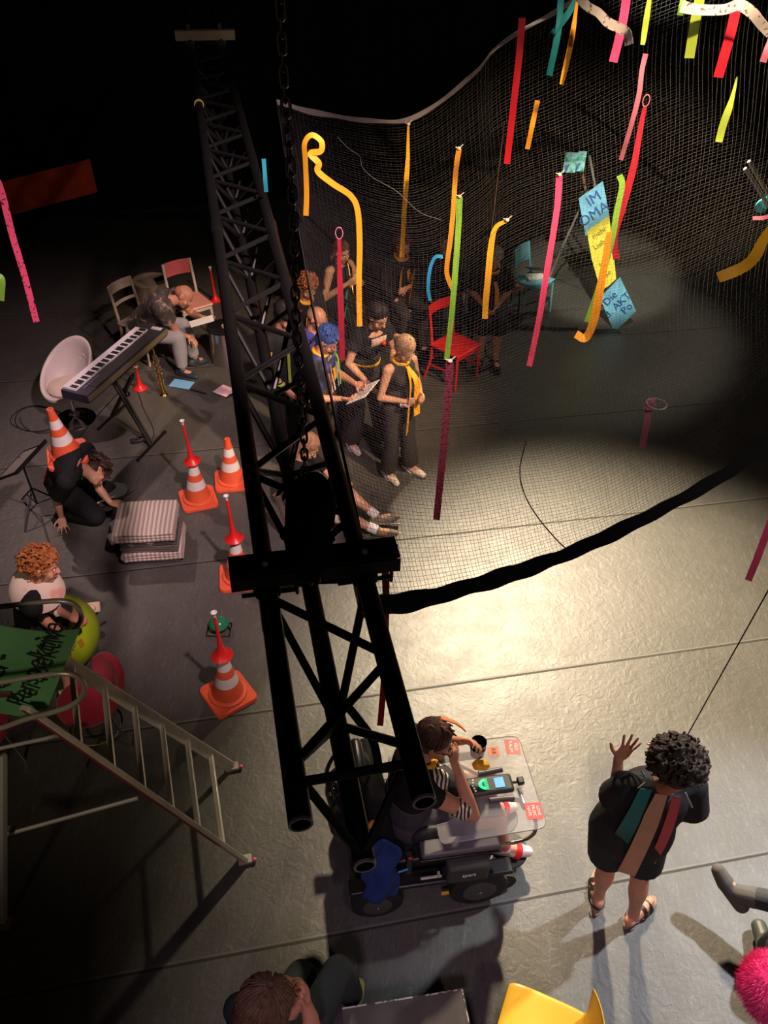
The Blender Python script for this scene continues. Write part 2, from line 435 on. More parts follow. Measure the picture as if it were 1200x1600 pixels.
# chain hoist
def hoist():
    top = at(478, 782, 3.78)
    root = thing('chain_hoist', 'black chain hoist with cloth chain bag over the truss', 'chain hoist', at(480, 850, 3.5))
    o0 = V(root.location); base = top - o0
    m = MB()
    m.ell(base + V((0, 0, -.06)), (.052, .046, .13)); m.ell(base + V((.0, -.01, -.12)), (.056, .05, .10)); m.ell(base+V((.02, 0, -.02)), (.05, .045, .1))
    for k in range(26):
        a = rnd.random()*6.28; z = rnd.uniform(-.16, .08)
        m.caps_(base+V((.045*math.cos(a), .045*math.sin(a), z)), base+V((.066*math.cos(a), .066*math.sin(a), z-.03)), .009, .005, 6)
    m.build('chain_bag', mat('black_fluffy_bag', (.008, .008, .008), .95, spec=.1, bump=.6), root, vox=.006, sm=1)
    m = MB(); m.box(base+V((0, 0, -.22)), (.06, .05, .05)); m.tube([base+V((0, 0, -.22)), base+V((0, 0, -.27))], .012, 8)
    m.build('hook_block', BMETAL, root, bevel=.006)
    # links
    ch = MB(); z = .06; k = 0
    while z < 4.6:
        c = base + V((.002*math.sin(k*.3), 0, z)); pts = []
        for q in range(12):
            a = 2*math.pi*q/12; x_ = .007*math.cos(a); z_ = .011*math.sin(a) + (.006 if math.sin(a) > 0 else -.006)
            pts.append(c + (V((x_, 0, z_)) if k % 2 else V((0, x_, z_))))
        ch.tube(pts, .0028, 6, closed=True); z += .0235; k += 1
    c_ = ch.build('chain', mat('oily_chain', (.16, .15, .14), .3, metal=.9), root)
    return root
hoist()
# ======================= SAFETY NET
def lerp(a, b, t): return a + (b-a)*t
def curve_pts(pts):
    P = bez(pts, 12); L_ = [0]
    for i in range(1, len(P)): L_.append(L_[-1]+(P[i]-P[i-1]).length)
    def f(t):
        s_ = t*L_[-1]
        for i in range(1, len(P)):
            if L_[i] >= s_:
                k = (s_-L_[i-1])/max(1e-9, L_[i]-L_[i-1]); return P[i-1].lerp(P[i], k)
        return P[-1]
    return f
NEAR = curve_pts([at(588, 947, 3.40), at(690, 929, 3.24), at(880, 868, 3.06), at(1060, 782, 3.06), at(1200, 695, 3.16), at(1420, 520, 3.5)])
FAR = curve_pts([at(432, 160, 3.52), at(520, 181, 3.36), at(640, 186, 3.28), at(740, 116, 3.55), at(812, 50, 3.80), V((2.2, 7.0, 4.35)), V((4.4, 7.4, 4.8))])
_l0, _l1 = NEAR(0), FAR(0); _r0, _r1 = NEAR(1), FAR(1)
def LEFT(v): return _l0.lerp(_l1, v) - V((0, 0, .12*4*v*(1-v)))
def RIGHT(v): return _r0.lerp(_r1, v) - V((0, 0, .25*4*v*(1-v)))
def netp(u, v):
    s_ = NEAR(u)*(1-v) + FAR(u)*v + LEFT(v)*(1-u) + RIGHT(v)*u - (_l0*(1-u)*(1-v) + _r0*u*(1-v) + _l1*(1-u)*v + _r1*u*v)
    u = min(1, max(0, u)); v = min(1, max(0, v)); e = (4*u*(1-u))*(4*v*(1-v))
    z = -.42*e**.8
    z += e*(.05*math.sin(u*11+v*5) + .04*math.sin(v*13-u*4+1) + .03*math.sin(u*23+v*9))
    dx = e*.05*math.sin(v*9+u*3); dy = e*.06*math.sin(u*8+v*2)
    return s_ + V((dx, dy, z))
# cached lookup grid
NG = [[netp(i/60, j/60) for i in range(61)] for j in range(61)]
def net_hit(px, py):
    """where the view line through a point of the photo meets the net"""
    r = ray(px, py).normalized(); best = None; o_ = V((0, 0, CH))
    for j in range(61):
        for i in range(61):
            p = NG[j][i]-o_; d = (p - r*p.dot(r)).length
            if best is None or d < best[0]: best = (d, NG[j][i])
    p = best[1]-o_; return o_ + r*p.dot(r), best[0]
NETM = mat('net_cord', (.06, .056, .055), .8)
def net():
    root = thing('safety_net', 'wide dark mesh safety net with a black hem slung above the stage from the truss', 'net', _l0)
    m = MB(); o_ = V(_l0); w = .0006
    NU, NV, SEG = 150, 170, 70
    def thread(f, n):
        P = [f(k/n) for k in range(n+1)]
        ring = []
        for i, p in enumerate(P):
            t = (P[min(n, i+1)]-P[max(0, i-1)]).normalized(); a, b = frame(t)
            ring.append([p-o_+a*w, p-o_+(a*-.5+b*.87)*w, p-o_+(a*-.5-b*.87)*w])
        m.rings(ring, False)
    for k in range(NU+1):
        u = k/NU; jit = .0015*math.sin(k*1.7)
        thread(lambda v: netp(u+jit*math.sin(v*20+k), v), SEG)
    for k in range(NV+1):
        v = k/NV; jit = .001*math.sin(k*2.3)
        thread(lambda u: netp(u, v+jit*math.sin(u*25+k)), SEG)
    m.build('mesh', NETM, root)
    # hems
    def hem(f, n, wd, nm, mt, sg):
        g = [[], [], []]
        for i in range(n+1):
            p = f(i/n)-o_; tw = .25*math.sin(i*.35)
            for q, d in enumerate((-1, 0, 1)):
                g[q].append(p + V((0, d*wd/2*math.cos(tw), d*wd/2*(.7+math.sin(tw)*.6))) + V((0, 0, .004*math.sin(i*.9+q))))
        return MB().sheet(g, .006).build(nm, mt, root)
    hem(NEAR, 90, .045, 'hem', BLK, 1)
    hem(lambda t: FAR(t*.8), 80, .03, 'hem', mat('grey_hem', (.20, .17, .18), .8), 1)
    hem(LEFT, 60, .02, 'hem', BLK, 1)
    # a wandering repair cord
    pts = [net_hit(x, y)[0]+V((0, 0, .004))-o_ for x, y in ((822, 690), (812, 735), (820, 775), (842, 812), (870, 845), (888, 862))]
    MB().tube(bez(pts, 6), .0025, 5).build('repair_cord', mat('dark_cord', (.01, .01, .01), .8), root)
    pts = [net_hit(x, y)[0]+V((0, 0, .004))-o_ for x, y in ((527, 215), (545, 233), (562, 245), (566, 262), (585, 280), (620, 300), (655, 332), (690, 345))]
    MB().tube(bez(pts, 6), .0018, 5).build('repair_cord', mat('pale_cord', (.22, .2, .19), .8), root)
    return root
net()
# hanging cables
def cable(name, a, b, r, m, label, cat='cable'):
    o = MB().tube([a, b], r, 6).build(name, m, origin=b); return tag(o, label, cat)
pc = aty(1075, 1147, 2.55); cable('steel_cable', pc, aty(1305, 735, 2.55), .0035, BPLAST, 'thin black cable slanting up to the right from behind the curly head')
pz = net_hit(783, 262)[0]
cable('hanging_line', aty(768, 360, pz.y), aty(788, 190, pz.y), .0035, mat('brown_line', (.05, .025, .015), .7), 'thin brown vertical line hanging through the far half of the net', 'line')

# ======================= RIBBONS
RC = {
 'yellow': YEL, 'amber': mat('amber_ribbon', (.80, .34, .02), .55), 'green': mat('green_ribbon', (.22, .50, .05), .55), 'olive': mat('lime_ribbon', (.30, .42, .04), .55),
 'pink': pattern('pink_printed_ribbon', [(.75, .08, .18), (.05, .01, .01)], 'noise', 60, .55, (.60, .64)), 'hotpink': mat('hot_pink_ribbon', (.85, .08, .25), .5),
 'red': mat('red_ribbon', (.62, .012, .03), .5), 'crimson': mat('crimson_ribbon', (.50, .01, .035), .5),
 'burgundy': pattern('burgundy_printed_ribbon', [(.22, .02, .05), (.06, .005, .012)], 'noise', 70, .6, (.5, .6)),
 'teal': mat('teal_ribbon', (.01, .22, .26), .55), 'blue': mat('blue_ribbon', (.02, .30, .55), .55), 'rose': mat('dusty_rose_ribbon', (.55, .16, .24), .6),
 'white': pattern('white_printed_ribbon', [(.42, .38, .36), (.08, .06, .06)], 'noise', 50, .7, (.60, .65)), 'gold': mat('dark_gold_ribbon', (.45, .22, .02), .5)}
RW = .042
def ribbon(pts, color, label, Y=None, zt=None, W_=RW, w0=None, tw=.35, ph=0., knot=None, cat='ribbon', group='coloured ribbons hanging over the stage'):
    """pts: outline of the strip down the photo; it hangs in the vertical plane through its top"""
    px, py = pts[0]
    if Y is None:
        top = at(px, py, zt) if zt else net_hit(px, py)[0]; Y = top.y
    P = bez([aty(x, y, Y) for x, y in pts], 7); n = len(P); g = [[], []]
    for i, p in enumerate(P):
        t = (P[min(i+1, n-1)]-P[max(0, i-1)]).normalized(); vw = (p-V((0, 0, CH))).normalized()
        s_ = t.cross(vw).normalized(); k = i/(n-1)
        a = ph + tw*math.sin(k*5.5+ph*3)
        sd = s_*math.cos(a) + vw*math.sin(a)
        w = W_/2*(1 if w0 is None else lerp(w0, 1, min(1, k*2.2)))
        g[0].append(p-sd*w - P[0]); g[1].append(p+sd*w - P[0])
    o = MB().sheet(g, .0012).build('ribbon', RC[color]); o.location = P[0]
    tag(o, label, cat, group)
    s_ = CH and (P[0]-V((0, 0, CH))).length/5.
    if knot == 'loop':
        pts2 = [V((.022*math.cos(a), 0, .03+.036*math.sin(a))) for a in [2*math.pi*q/16 for q in range(16)]]
        MB().tube(pts2, .0035, 6, closed=True).build('cord_loop', mat('pink_cord', (.7, .25, .33), .6), o)
    elif knot == 'tie':
        m = MB().ell((0, 0, .004), (.014, .012, .011)); m.caps_((0, 0, .005), (.025, 0, .03), .005, .003, 6); m.caps_((0, 0, .005), (-.022, 0, .012), .004, .003, 6)
        m.build('knot', mat('pale_knot', (.7, .6, .5), .7), o)
    return o
# over the net, from left to right
ribbon([(478, 337), (479, 300), (477, 250), (476, 224), (487, 211), (502, 221), (501, 236), (485, 240), (498, 255), (497, 268), (520, 287), (548, 306), (559, 330), (562, 380), (561, 440), (562, 510)], 'yellow', 'long yellow ribbon that loops over at its top and drops beside the seated players', zt=3.38, tw=.5, ph=.2, W_=.03)
ribbon([(638, 195), (637, 250), (633, 310), (628, 402)], 'yellow', 'thin yellow ribbon dropping from the dip of the far net hem', W_=.036, w0=.4, knot='tie')
ribbon([(717, 233), (712, 270), (708, 330), (704, 372), (698, 420), (702, 440), (709, 455)], 'amber', 'amber ribbon curling at its tip, left of the long green ribbon', W_=.036, knot='tie')
ribbon([(718, 308), (716, 360), (711, 430), (706, 490), (698, 562)], 'green', 'long green ribbon ending just above the burgundy one', knot='tie')
ribbon([(703, 565), (700, 620), (693, 700), (688, 750), (682, 812)], 'burgundy', 'dark burgundy ribbon hanging low right of the girl in black', knot='tie', tw=.1)
ribbon([(792, 345), (775, 355), (768, 380), (763, 430), (759, 470), (758, 498)], 'yellow', 'yellow ribbon knotted at its bent top, in front of the grey-haired seated person', knot='tie', W_=.04, w0=.5)
ribbon([(874, 274), (871, 320), (862, 380), (852, 440), (842, 500), (827, 572)], 'hotpink', 'long pink ribbon in front of the blue chair', knot='tie')
ribbon([(530, 372), (531, 430), (533, 490), (535, 563)], 'crimson', 'dark red ribbon with a pink loop, in front of the tank-top player', zt=3.0, W_=.038, w0=.5, knot='loop')
ribbon([(692, 401), (680, 402), (672, 420), (669, 450), (672, 470)], 'blue', 'short curled blue ribbon in front of the dark seated figures', W_=.022)
ribbon([(1024, 628), (1014, 632), (1012, 655), (1008, 675), (1003, 700)], 'rose', 'short pink ribbon with a pale ring lying on the net', W_=.032)
_p = net_hit(1026, 631)[0]
o = MB().tube([_p + V((.045*math.cos(a), .045*math.sin(a), .0)) for a in [2*math.pi*q/20 for q in range(20)]], .004, 6, closed=True).build('cord_ring', mat('pale_pink_cord', (.75, .55, .6), .6), origin=_p); tag(o, 'pale oval cord ring on top of the short pink ribbon on the net', 'ring')
# around the posters
ribbon([(968, 274), (972, 290), (964, 330), (955, 380), (935, 450), (917, 503)], 'green', 'lime green ribbon hanging in front of the tall poster strip', W_=.038)
ribbon([(1008, 165), (1001, 200), (990, 260), (974, 320), (960, 370), (963, 405)], 'crimson', 'long crimson ribbon with a loop at its top, right of the poster strip', W_=.05, w0=.5, knot='loop')
ribbon([(952, 362), (947, 400), (938, 450), (928, 500), (915, 528), (900, 522)], 'amber', 'golden ribbon with a hooked lower end in front of the yellow posters', W_=.05, w0=.6, tw=.1)
ribbon([(1009, 84), (1003, 110), (998, 150), (985, 200), (970, 250)], 'rose', 'dusty pink ribbon above the loop of the long crimson ribbon', Y=5.6, W_=.03)
ribbon([(840, 157), (834, 185), (824, 233)], 'amber', 'short amber ribbon right of the tall red one', Y=5.4, W_=.03)
ribbon([(816, 28), (812, 80), (803, 160), (792, 256)], 'red', 'straight glossy red ribbon left of the short amber ribbon', Y=5.0, W_=.036, tw=.15)
ribbon([(877, -8), (872, 50), (858, 118)], 'teal', 'dark teal ribbon hanging at the top, first left of the white crumpled tape', Y=5.2, W_=.036)
ribbon([(905, -8), (885, 25), (862, 55)], 'teal', 'slanting teal ribbon end knotted on to the hanging teal ribbon', Y=5.2, W_=.036)
ribbon([(903, -8), (895, 50), (886, 95), (877, 132)], 'amber', 'thin twisted amber ribbon left of the white crumpled tape', Y=5.1, W_=.030, ph=.5, tw=.6)
ribbon([(980, -10), (972, 40), (958, 97)], 'hotpink', 'bright pink printed ribbon at the top, crossed by the white tape', Y=4.9, W_=.044, tw=.1)
ribbon([(1016, -10), (1010, 30), (1004, 70)], 'olive', 'narrow pointed lime ribbon right of the bright pink one', Y=4.9, W_=.03, ph=.5)
ribbon([(1070, -10), (1062, 24)], 'green', 'stub of green ribbon at the left end of the curved white tape', Y=4.9, W_=.03)
ribbon([(1095, -10), (1087, 30), (1077, 91)], 'olive', 'broad lime ribbon hanging behind the curved white tape', Y=4.9, W_=.05, tw=.1)
ribbon([(1155, -10), (1142, 50), (1122, 121)], 'red', 'broad red ribbon hanging beside the curved white tape', Y=4.9, W_=.05, tw=.1)
ribbon([(1152, 120), (1142, 160), (1130, 195), (1123, 222)], 'olive', 'olive green ribbon pointed at both ends, below the curved white tape', Y=5.0, W_=.04, w0=.25, ph=.3)
ribbon([(1206, 60), (1200, 75), (1192, 97)], 'rose', 'pink ribbon end at the upper right edge', Y=4.9, W_=.036)
ribbon([(904, -6), (918, 10), (935, 20), (950, 35), (972, 46), (980, 52), (983, 70)], 'white', 'crumpled white tape drooping from the top beside the teal ribbons', Y=4.8, W_=.045, tw=.5)
ribbon([(1064, 10), (1090, 15), (1130, 15), (1155, 8), (1175, 20), (1190, 38), (1204, 52)], 'white', 'curved white printed tape arching across the upper right corner', Y=4.8, W_=.05, tw=.4)
ribbon([(1215, 345), (1195, 370), (1180, 400), (1160, 418), (1122, 434)], 'yellow', 'yellow ribbon swinging down to the left from the right edge', Y=3.9, W_=.055, w0=1., tw=.5, ph=.3)
ribbon([(1215, 332), (1195, 340), (1176, 341)], 'rose', 'pale pink ribbon end tied to the net at the right edge', Y=4.2, W_=.02)
ribbon([(1210, 800), (1195, 840), (1182, 875), (1169, 907)], 'hotpink', 'pink ribbon end at the right edge above the stage floor', Y=3.2, W_=.036, tw=.2)
ribbon([(-4, 282), (5, 310), (20, 370), (38, 430), (57, 503)], 'pink', 'long pink printed ribbon at the left edge', Y=5.2, W_=.042, tw=.1)
ribbon([(-6, 430), (3, 437), (2, 470)], 'green', 'green ribbon end at the left edge', Y=5.2, W_=.04)
ribbon([(602, 886), (603, 930), (602, 990), (600, 1060), (594, 1134)], 'crimson', 'thin crimson ribbon hanging from the load beam end behind the right truss tube', Y=1.72, W_=.022)
ribbon([(412, 248), (414, 275), (416, 300)], 'teal', 'teal tape tied to the truss chord', Y=4.0, W_=.02)
# ======================= CONES AND HORNS
ORG = mat('cone_orange', (.80, .12, .045), .5, var=.06); CWH = mat('cone_white_band', (.80, .76, .72), .45, var=.05)
def make_cone(label, loc, rz, group='traffic cones'):
    t = thing('traffic_cone', label, 'traffic cone', loc, rz, group)
    m = MB(); s = .165; rs = []
    for z, k in ((0, 1.), (.022, 1.), (.03, .96)):
        ring = []
        for cx, cy, a0 in ((1, 1, 0), (-1, 1, 90), (-1, -1, 180), (1, -1, 270)):
            for q in range(5):
                a = R(a0+q*22.5); ring.append(V((cx*(s-.045)*k+.045*math.cos(a), cy*(s-.045)*k+.045*math.sin(a), z)))
        rs.append(ring)
    m.rings(rs); m.lathe([(.142, .028), (.140, .045), (.128, .055)], n=28)
    m.build('base', ORG, t)
    prof = [(.118, .05, 0), (.112, .075, 0), (.088, .17, 0), (.088, .17, 1), (.070, .255, 1), (.070, .255, 0), (.054, .32, 0), (.054, .32, 1), (.040, .40, 1), (.040, .40, 0), (.028, .485, 0), (.026, .50, 0), (.016, .50, 0), (.015, .44, 0)]
    m = MB()
    for i in range(len(prof)-1):
        a, b = prof[i], prof[i+1]
        if a[1] == b[1] and a[0] == b[0]: continue
        m.lathe([(a[0], a[1]), (b[0], b[1])], n=28, mi=a[2] if a[2] == b[2] else 0, caps=False)
    m.build('cone_body', [ORG, CWH], t, ang=30)
    return t
def make_horn(label, loc, L_=.45, col=RED, group='red plastic horns', tilt=(0, 0), up=True):
    t = thing('plastic_horn', label, 'horn', loc, 0, group); t.rotation_euler = (R(tilt[0]), R(tilt[1]), 0)
    MB().lathe([(.074, 0), (.078, .006), (.07, .014), (.045, .035), (.028, .07), (.019, .12), (.014, .2), (.012, .3), (.011, L_-.03)], n=22).build('bell_tube', col, t)
    MB().lathe([(.0125, L_-.1), (.014, L_-.095), (.014, L_-.08), (.0125, L_-.075)], n=14).build('ring', col, t)
    MB().lathe([(.011, L_-.03), (.010, L_-.01), (.020, L_+.004), (.022, L_+.012), (.016, L_+.014), (.008, L_)], n=16).build('mouthpiece', WHITEP, t)
    return t
for px, py, rz, lab, hl, tl in ((357, 1086, 38, 'nearest orange and white traffic cone, carrying a red horn', 'red horn standing bell down on the nearest cone', (1, -1)),
                            (374, 903, 10, 'traffic cone partly hidden by the load beam, carrying a red horn', 'red horn standing on the cone behind the load beam', (0, -3)),
                            (310, 781, 22, 'traffic cone beside the blanket stack, carrying a red horn', 'red horn standing on the cone beside the blankets', (1, -4))):
    p = at(px, py, 0); make_cone(lab, p, rz)
    make_horn(hl, p+V((0, 0, .445)), .44, tilt=tl)
make_cone('traffic cone without a horn, farthest of the four upright ones', at(363, 752, 0), 12)
make_horn('short red horn standing on the floor beside the saxophone', at(219, 607, 0), .27)
make_horn('dark red horn standing in the shadow behind the steel drum', at(337, 470, 0), .45, tilt=(0, -3))

# ======================= KEYBOARD
def keyboard():
    zt = .86
    a = (at(97, 604, zt)+at(133, 621, zt))/2; b = (at(222, 502, zt)+at(260, 511, zt))/2
    dx = (b-a); L_ = dx.length; ang = math.atan2(dx.y, dx.x); c = (a+b)/2
    t = thing('stage_piano', 'white keyed stage piano on a black folding stand', 'keyboard', (c.x, c.y, 0), math.degrees(ang))
    w = .29; zt -= 0
    # local: x along, +y = player side
    MB().box((0, 0, zt-.055), (L_, w, .09)).build('case', mat('piano_case', (.03, .028, .045), .45), t, bevel=.008)
    MB().box((0, -w/2-.0035, zt-.05), (L_, .007, .055)).build('side_stripe', mat('olive_stripe', (.17, .14, .07), .5), t)
    nk = 52; kw = (L_-.16)/nk; x0 = -L_/2+.03
    m = MB()
    for i in range(nk): m.box((x0+(i+.5)*kw, .068, zt-.001), (kw*.93, .14, .018))
    wk = m.build('white_keys', mat('white_key', (.9, .84, .9), .3, var=.02), t, smooth=False); wk['kind'] = 'stuff'
    m = MB()
    for i in range(nk-1):
        if i % 7 not in (2, 6): m.box((x0+(i+1)*kw, .035, zt+.012), (kw*.42, .07, .012))
    m.build('black_keys', BPLAST, t, smooth=False)
    MB().box((.05, -.075, zt-.008), (L_-.2, .12, .008)).build('control_panel', mat('panel', (.022, .02, .02), .5), t, bevel=.002)
    m = MB()
    for i in range(6): m.box((L_/2-.07, -.02-.02*i, zt+.0), (.05, .008, .006))
    m.build('sliders', WHITEP, t, smooth=False)
    m = MB()
    for k in range(7): m.box((-L_/2+.1+.035*k, -.05, zt), (.02, .012, .005))
    m.build('buttons', mat('button_violet', (.25, .22, .5), .4), t, smooth=False)
    # stand
    z0 = zt-.11
    for s in (-1, 1):
        m = MB(); y = .0
        m.bar((-.18, s*.19, .03), (.25, -s*.19, z0) if False else (-.15, s*.05, z0), .03, .03)
    m = MB()
    for yy in (-.018, .018):
        m.bar((.12+yy, .30, .03), (-.1+yy, -.22, z0), .022, .03); m.bar((-.2+yy, -.36, .03), (.02+yy, .2, z0), .022, .03)
    m.build('crossed_legs', BMETAL, t, bevel=.003)
    for x, y in ((-.2, -.36), (.12, .30)):
        MB().tube([(x-.24, y, .02), (x+.24, y, .02)], .014, 10).build('floor_bar', BMETAL, t)
        for sx in (-1, 1): MB().tube([(x+sx*.235, y, .02), (x+sx*.265, y, .02)], .019, 10).build('rubber_foot', BPLAST, t)
    for x, y in ((-.1, -.22), (.02, .2)): MB().bar((x-.2, y*.5, z0+.0), (x+.2, y*.5, z0+.0), .03, .025).build('support_bar', BMETAL, t)
    MB().ell((-.02, -.05, .45), (.03, .03, .03)).build('pivot_knob', BPLAST, t)
keyboard()
def sax(label, loc, L_=.62, rot=(0, 0, 0), name='saxophone', curved=False):
    t = thing(name, label, 'saxophone', loc); t.rotation_euler = [R(a) for a in rot]
    if not curved:
        MB().lathe([(.05, 0), (.052, .004), (.036, .03), (.027, .09), (.022, .2), (.016, .38), (.011, L_-.06), (.009, L_)], n=18).build('body_tube', GOLD, t)
        ax_ = [(0, 0, z) for z in (.08, .5)]
    else:
        pts = bez([(0, -.05, L_), (0, -.02, L_+.03), (0, 0, L_-.02), (0, 0, L_*.5), (0, 0, .1), (0, .05, .02), (0, .11, .08), (0, .15, .25), (0, .17, .36)], 6)
        n = len(pts); MB().tube(pts, [.010+.022*(i/n)**1.3 + (.03*max(0, (i/n-.86)/.14)**2) for i in range(n)], 14).build('body_tube', GOLD, t)
    for k in range(14):
        z = .09 + k*(L_-.22)/14; a = (k*2.1) % 6.28 if not curved else .6*math.sin(k*3)+1.2
        m = MB(); r = .027
        m.lathe([(.011, 0), (.012, .006), (.006, .01)], (r*math.cos(a), r*math.sin(a), z), (math.cos(a), math.sin(a), 0), 10)
        m.tube([(r*math.cos(a), r*math.sin(a), z), (r*math.cos(a+.8), r*math.sin(a+.8), z+.045)], .003, 5)
        m.build('key', GOLD, t)
    for q in (.6, 2.2): MB().tube([(.03*math.cos(q), .03*math.sin(q), .1), (.024*math.cos(q), .024*math.sin(q), L_-.12)], .0028, 6).build('key_rod', CHROME, t)
    MB().lathe([(.009, L_), (.011, L_+.02), (.007, L_+.07)], c=(0, -.05, .0) if curved else (0, 0, 0), n=12).build('mouthpiece', BPLAST, t)
    return t
sax('straight brass saxophone standing upright below the keyboard', at(256, 616, 0), .60, (0, -3, 20))
def plate(name, label, cat, c, size, rz, m, tilt=(0, 0), bevel=.001):
    o = MB().box((0, 0, 0), size).build(name, m, smooth=False, bevel=bevel); o.location = c; o.rotation_euler = (R(tilt[0]), R(tilt[1]), R(rz)); return tag(o, label, cat)
plate('tablet', 'pale blue tablet lying flat on the floor by the dark shoe', 'tablet', at(284, 600, .004), (.24, .15, .008), -14, mat('tablet_blue', (.25, .55, .75), .3, emis=.18, ecol=(.4, .8, 1), var=.02))
plate('stick', 'thin dark pointer lying right of the blue tablet', 'stick', at(310, 612, .006), (.2, .018, .012), -22, BPLAST)
t = thing('clipboard', 'pink sheet on a clipboard lying on the floor behind the truss', 'clipboard', at(352, 612, .0), -30)
MB().box((0, 0, .004), (.22, .2, .006)).build('board', BPLAST, t, smooth=False); MB().box((-.01, 0, .009), (.19, .18, .002)).build('sheet', mat('pink_paper', (.75, .5, .58), .8, var=.05), t, smooth=False)
MB().box((.09, 0, .014), (.02, .1, .012)).build('clip', CHROME, t, bevel=.002)
t = thing('sustain_pedal', 'small black foot pedal with cable under the keyboard stand', 'pedal', at(215, 690, 0), 20)
MB().box((0, 0, .015), (.14, .06, .03)).build('housing', BPLAST, t, bevel=.006); MB().box((.05, 0, .038), (.07, .045, .008), (0, 8, 0)).build('tread', CHROME, t, bevel=.002)
pc = [at(x, y, .006) for x, y in ((215, 690), (235, 688), (240, 672), (225, 640), (205, 600), (160, 640), (110, 700))]
tag(MB().tube(bez(pc, 6), .004, 5).build('cable', BPLAST, origin=pc[0]), 'black cable curling on the floor around the keyboard stand', 'cable')
pc = [at(50+38*math.cos(a)+a*1.2, 655+20*math.sin(a)+2*math.sin(a*2.3), .006) for a in [k*.35 for k in range(46)]]
tag(MB().tube(pc, .004, 5).build('cable', BPLAST, origin=pc[0]), 'loose coil of thin cable on the floor left of the white shell chair', 'cable')

# ======================= SHELL CHAIR
def shell_chair():
    c = at(118, 655, 0)
    t = thing('swivel_tub_chair', 'white shell shaped swivel tub chair with a chrome foot', 'chair', c, -118)
    # local +x = open side
    sh = mat('white_leatherette', (.66, .58, .56), .45, var=.05)
    g = []; n = 40
    def rim(a): return .60 - .22*math.cos(a)
    prof_o, prof_i = [], []
    rows = []
    K = 9
    for k in range(K+1):
        s_ = k/K; row = []
        for i in range(n):
            a = 2*math.pi*i/n; top = rim(a); z = .30 + (top-.30)*s_**1.15
            r = .13 + .12*math.sin(min(1, s_*1.25)*math.pi/2) + .03*s_
            row.append(V((r*math.cos(a)*1.04-.04*s_, r*math.sin(a)*1.0, z)))
        rows.append(row)
    for k in range(K, -1, -1):
        s_ = k/K; row = []
        for i in range(n):
            a = 2*math.pi*i/n; top = rim(a)+(.012 if k == K else 0); z = max(.36, .30 + (top-.30)*s_**1.15)
            r = (.13 + .12*math.sin(min(1, s_*1.25)*math.pi/2) + .03*s_) - (.045 if k < K else .022)
            row.append(V((r*math.cos(a)*1.04-.04*s_, r*math.sin(a)*1.0, z)))
        rows.append(row)
    sh_o = MB().rings(rows).build('shell', sh, t, subd=1)
    MB().ell((-.01, 0, .395), (.20, .20, .06), n=28).build('seat_cushion', mat('cream_cushion', (.62, .50, .42), .6), t)
    m = MB().tube([(0, 0, .03), (0, 0, .32)], .028, 14); m.lathe([(.05, .26), (.09, .31)], n=18); m.build('column', CHROME, t)
    MB().lathe([(.21, 0), (.21, .008), (.17, .016), (.05, .03), (.03, .05)], n=36).build('base', CHROME, t)
    for k in range(9): MB().ell((-.245, .12*math.sin(k*1.9), .50+.02*k), (.008, .012, .012), n=8, m=5).build('button', sh, t)
shell_chair()

# ======================= WOODEN CHAIRS
def chair(name, label, loc, rz, wood, seatm, backm=None, slats=2, sh=.45, bh=.85, w=.4, d=.4, group=None, panel=False, legs='square'):
    """local +x = the way a sitter faces"""
    t = thing(name, label, 'chair', loc, rz, group)
    MB().box((0, 0, sh-.015), (d, w, .03)).build('seat', seatm, t, bevel=.012)
    for sy in (-1, 1):
        MB().tube([(d/2-.03, sy*(w/2-.025), sh-.03), (d/2-.015, sy*(w/2-.015), 0)], [.019, .013], 10).build('leg', wood, t)
        pts = bez([(-d/2-.05, sy*(w/2-.02), 0), (-d/2+.02, sy*(w/2-.025), sh*.6), (-d/2+.015, sy*(w/2-.025), sh+.05), (-d/2-.05, sy*(w/2-.03), bh)], 5)
        MB().tube(pts, .017, 10).build('leg', wood, t)
        MB().bar((-d/2+.02, sy*(w/2-.025), .18), (d/2-.03, sy*(w/2-.022), .2), .014, .02).build('stretcher', wood, t)
    MB().bar((d/2-.03, -(w/2-.03), sh-.05), (d/2-.03, (w/2-.03), sh-.05), .018, .05).build('apron', wood, t)
    MB().bar((-d/2+.02, -(w/2-.03), .26), (-d/2+.02, (w/2-.03), .26), .014, .02).build('stretcher', wood, t)
    def slat(z, h, m_):
        g = []; x0 = -d/2+.015-.065*(z-sh-.05)/(bh-sh-.05)
        for k in range(9):
            y = -(w/2-.02)+(w-.04)*k/8; x = x0-.035*(1-(2*k/8-1)**2)
            g.append([(x-.004*j, y, z-h/2+h*j/3) for j in range(4)])
        MB().sheet(g, .014).build('backrest', m_, t, bevel=.003)
    if panel: slat(bh-.085, .17, backm or wood)
    else:
        for k in range(slats): slat(bh-.05-.17*k, (.11 if k == 0 else .035), backm or wood)
    return t
BEIGE = mat('beige_wood', (.42, .34, .26), .55); REDW = mat('red_lacquer', (.72, .02, .025), .35, bump=.05)
ch = at(222, 500, .45)
chair('dining_chair', 'pale beige wooden chair behind the bent-over man at the keyboard', (ch.x, ch.y, 0), -28, BEIGE, BEIGE)
c = at(297, 470, .45)
chair('dining_chair', 'chair with red striped seat and pink back beside the bent-over man', (c.x, c.y, 0), -52, mat('pale_wood', (.55, .48, .40), .5),
      pattern('red_white_stripes', [(.72, .10, .09), (.80, .55, .45)], 'wave', 18, .6, (.45, .55)), mat('rose_panel', (.62, .13, .15), .5), panel=True)
c = at(712, 537, .45)
chair('dining_chair', 'bright red wooden bentwood chair standing empty under the green ribbon', (c.x, c.y, 0), -42, REDW, REDW, slats=1, w=.42, d=.42, bh=.86)
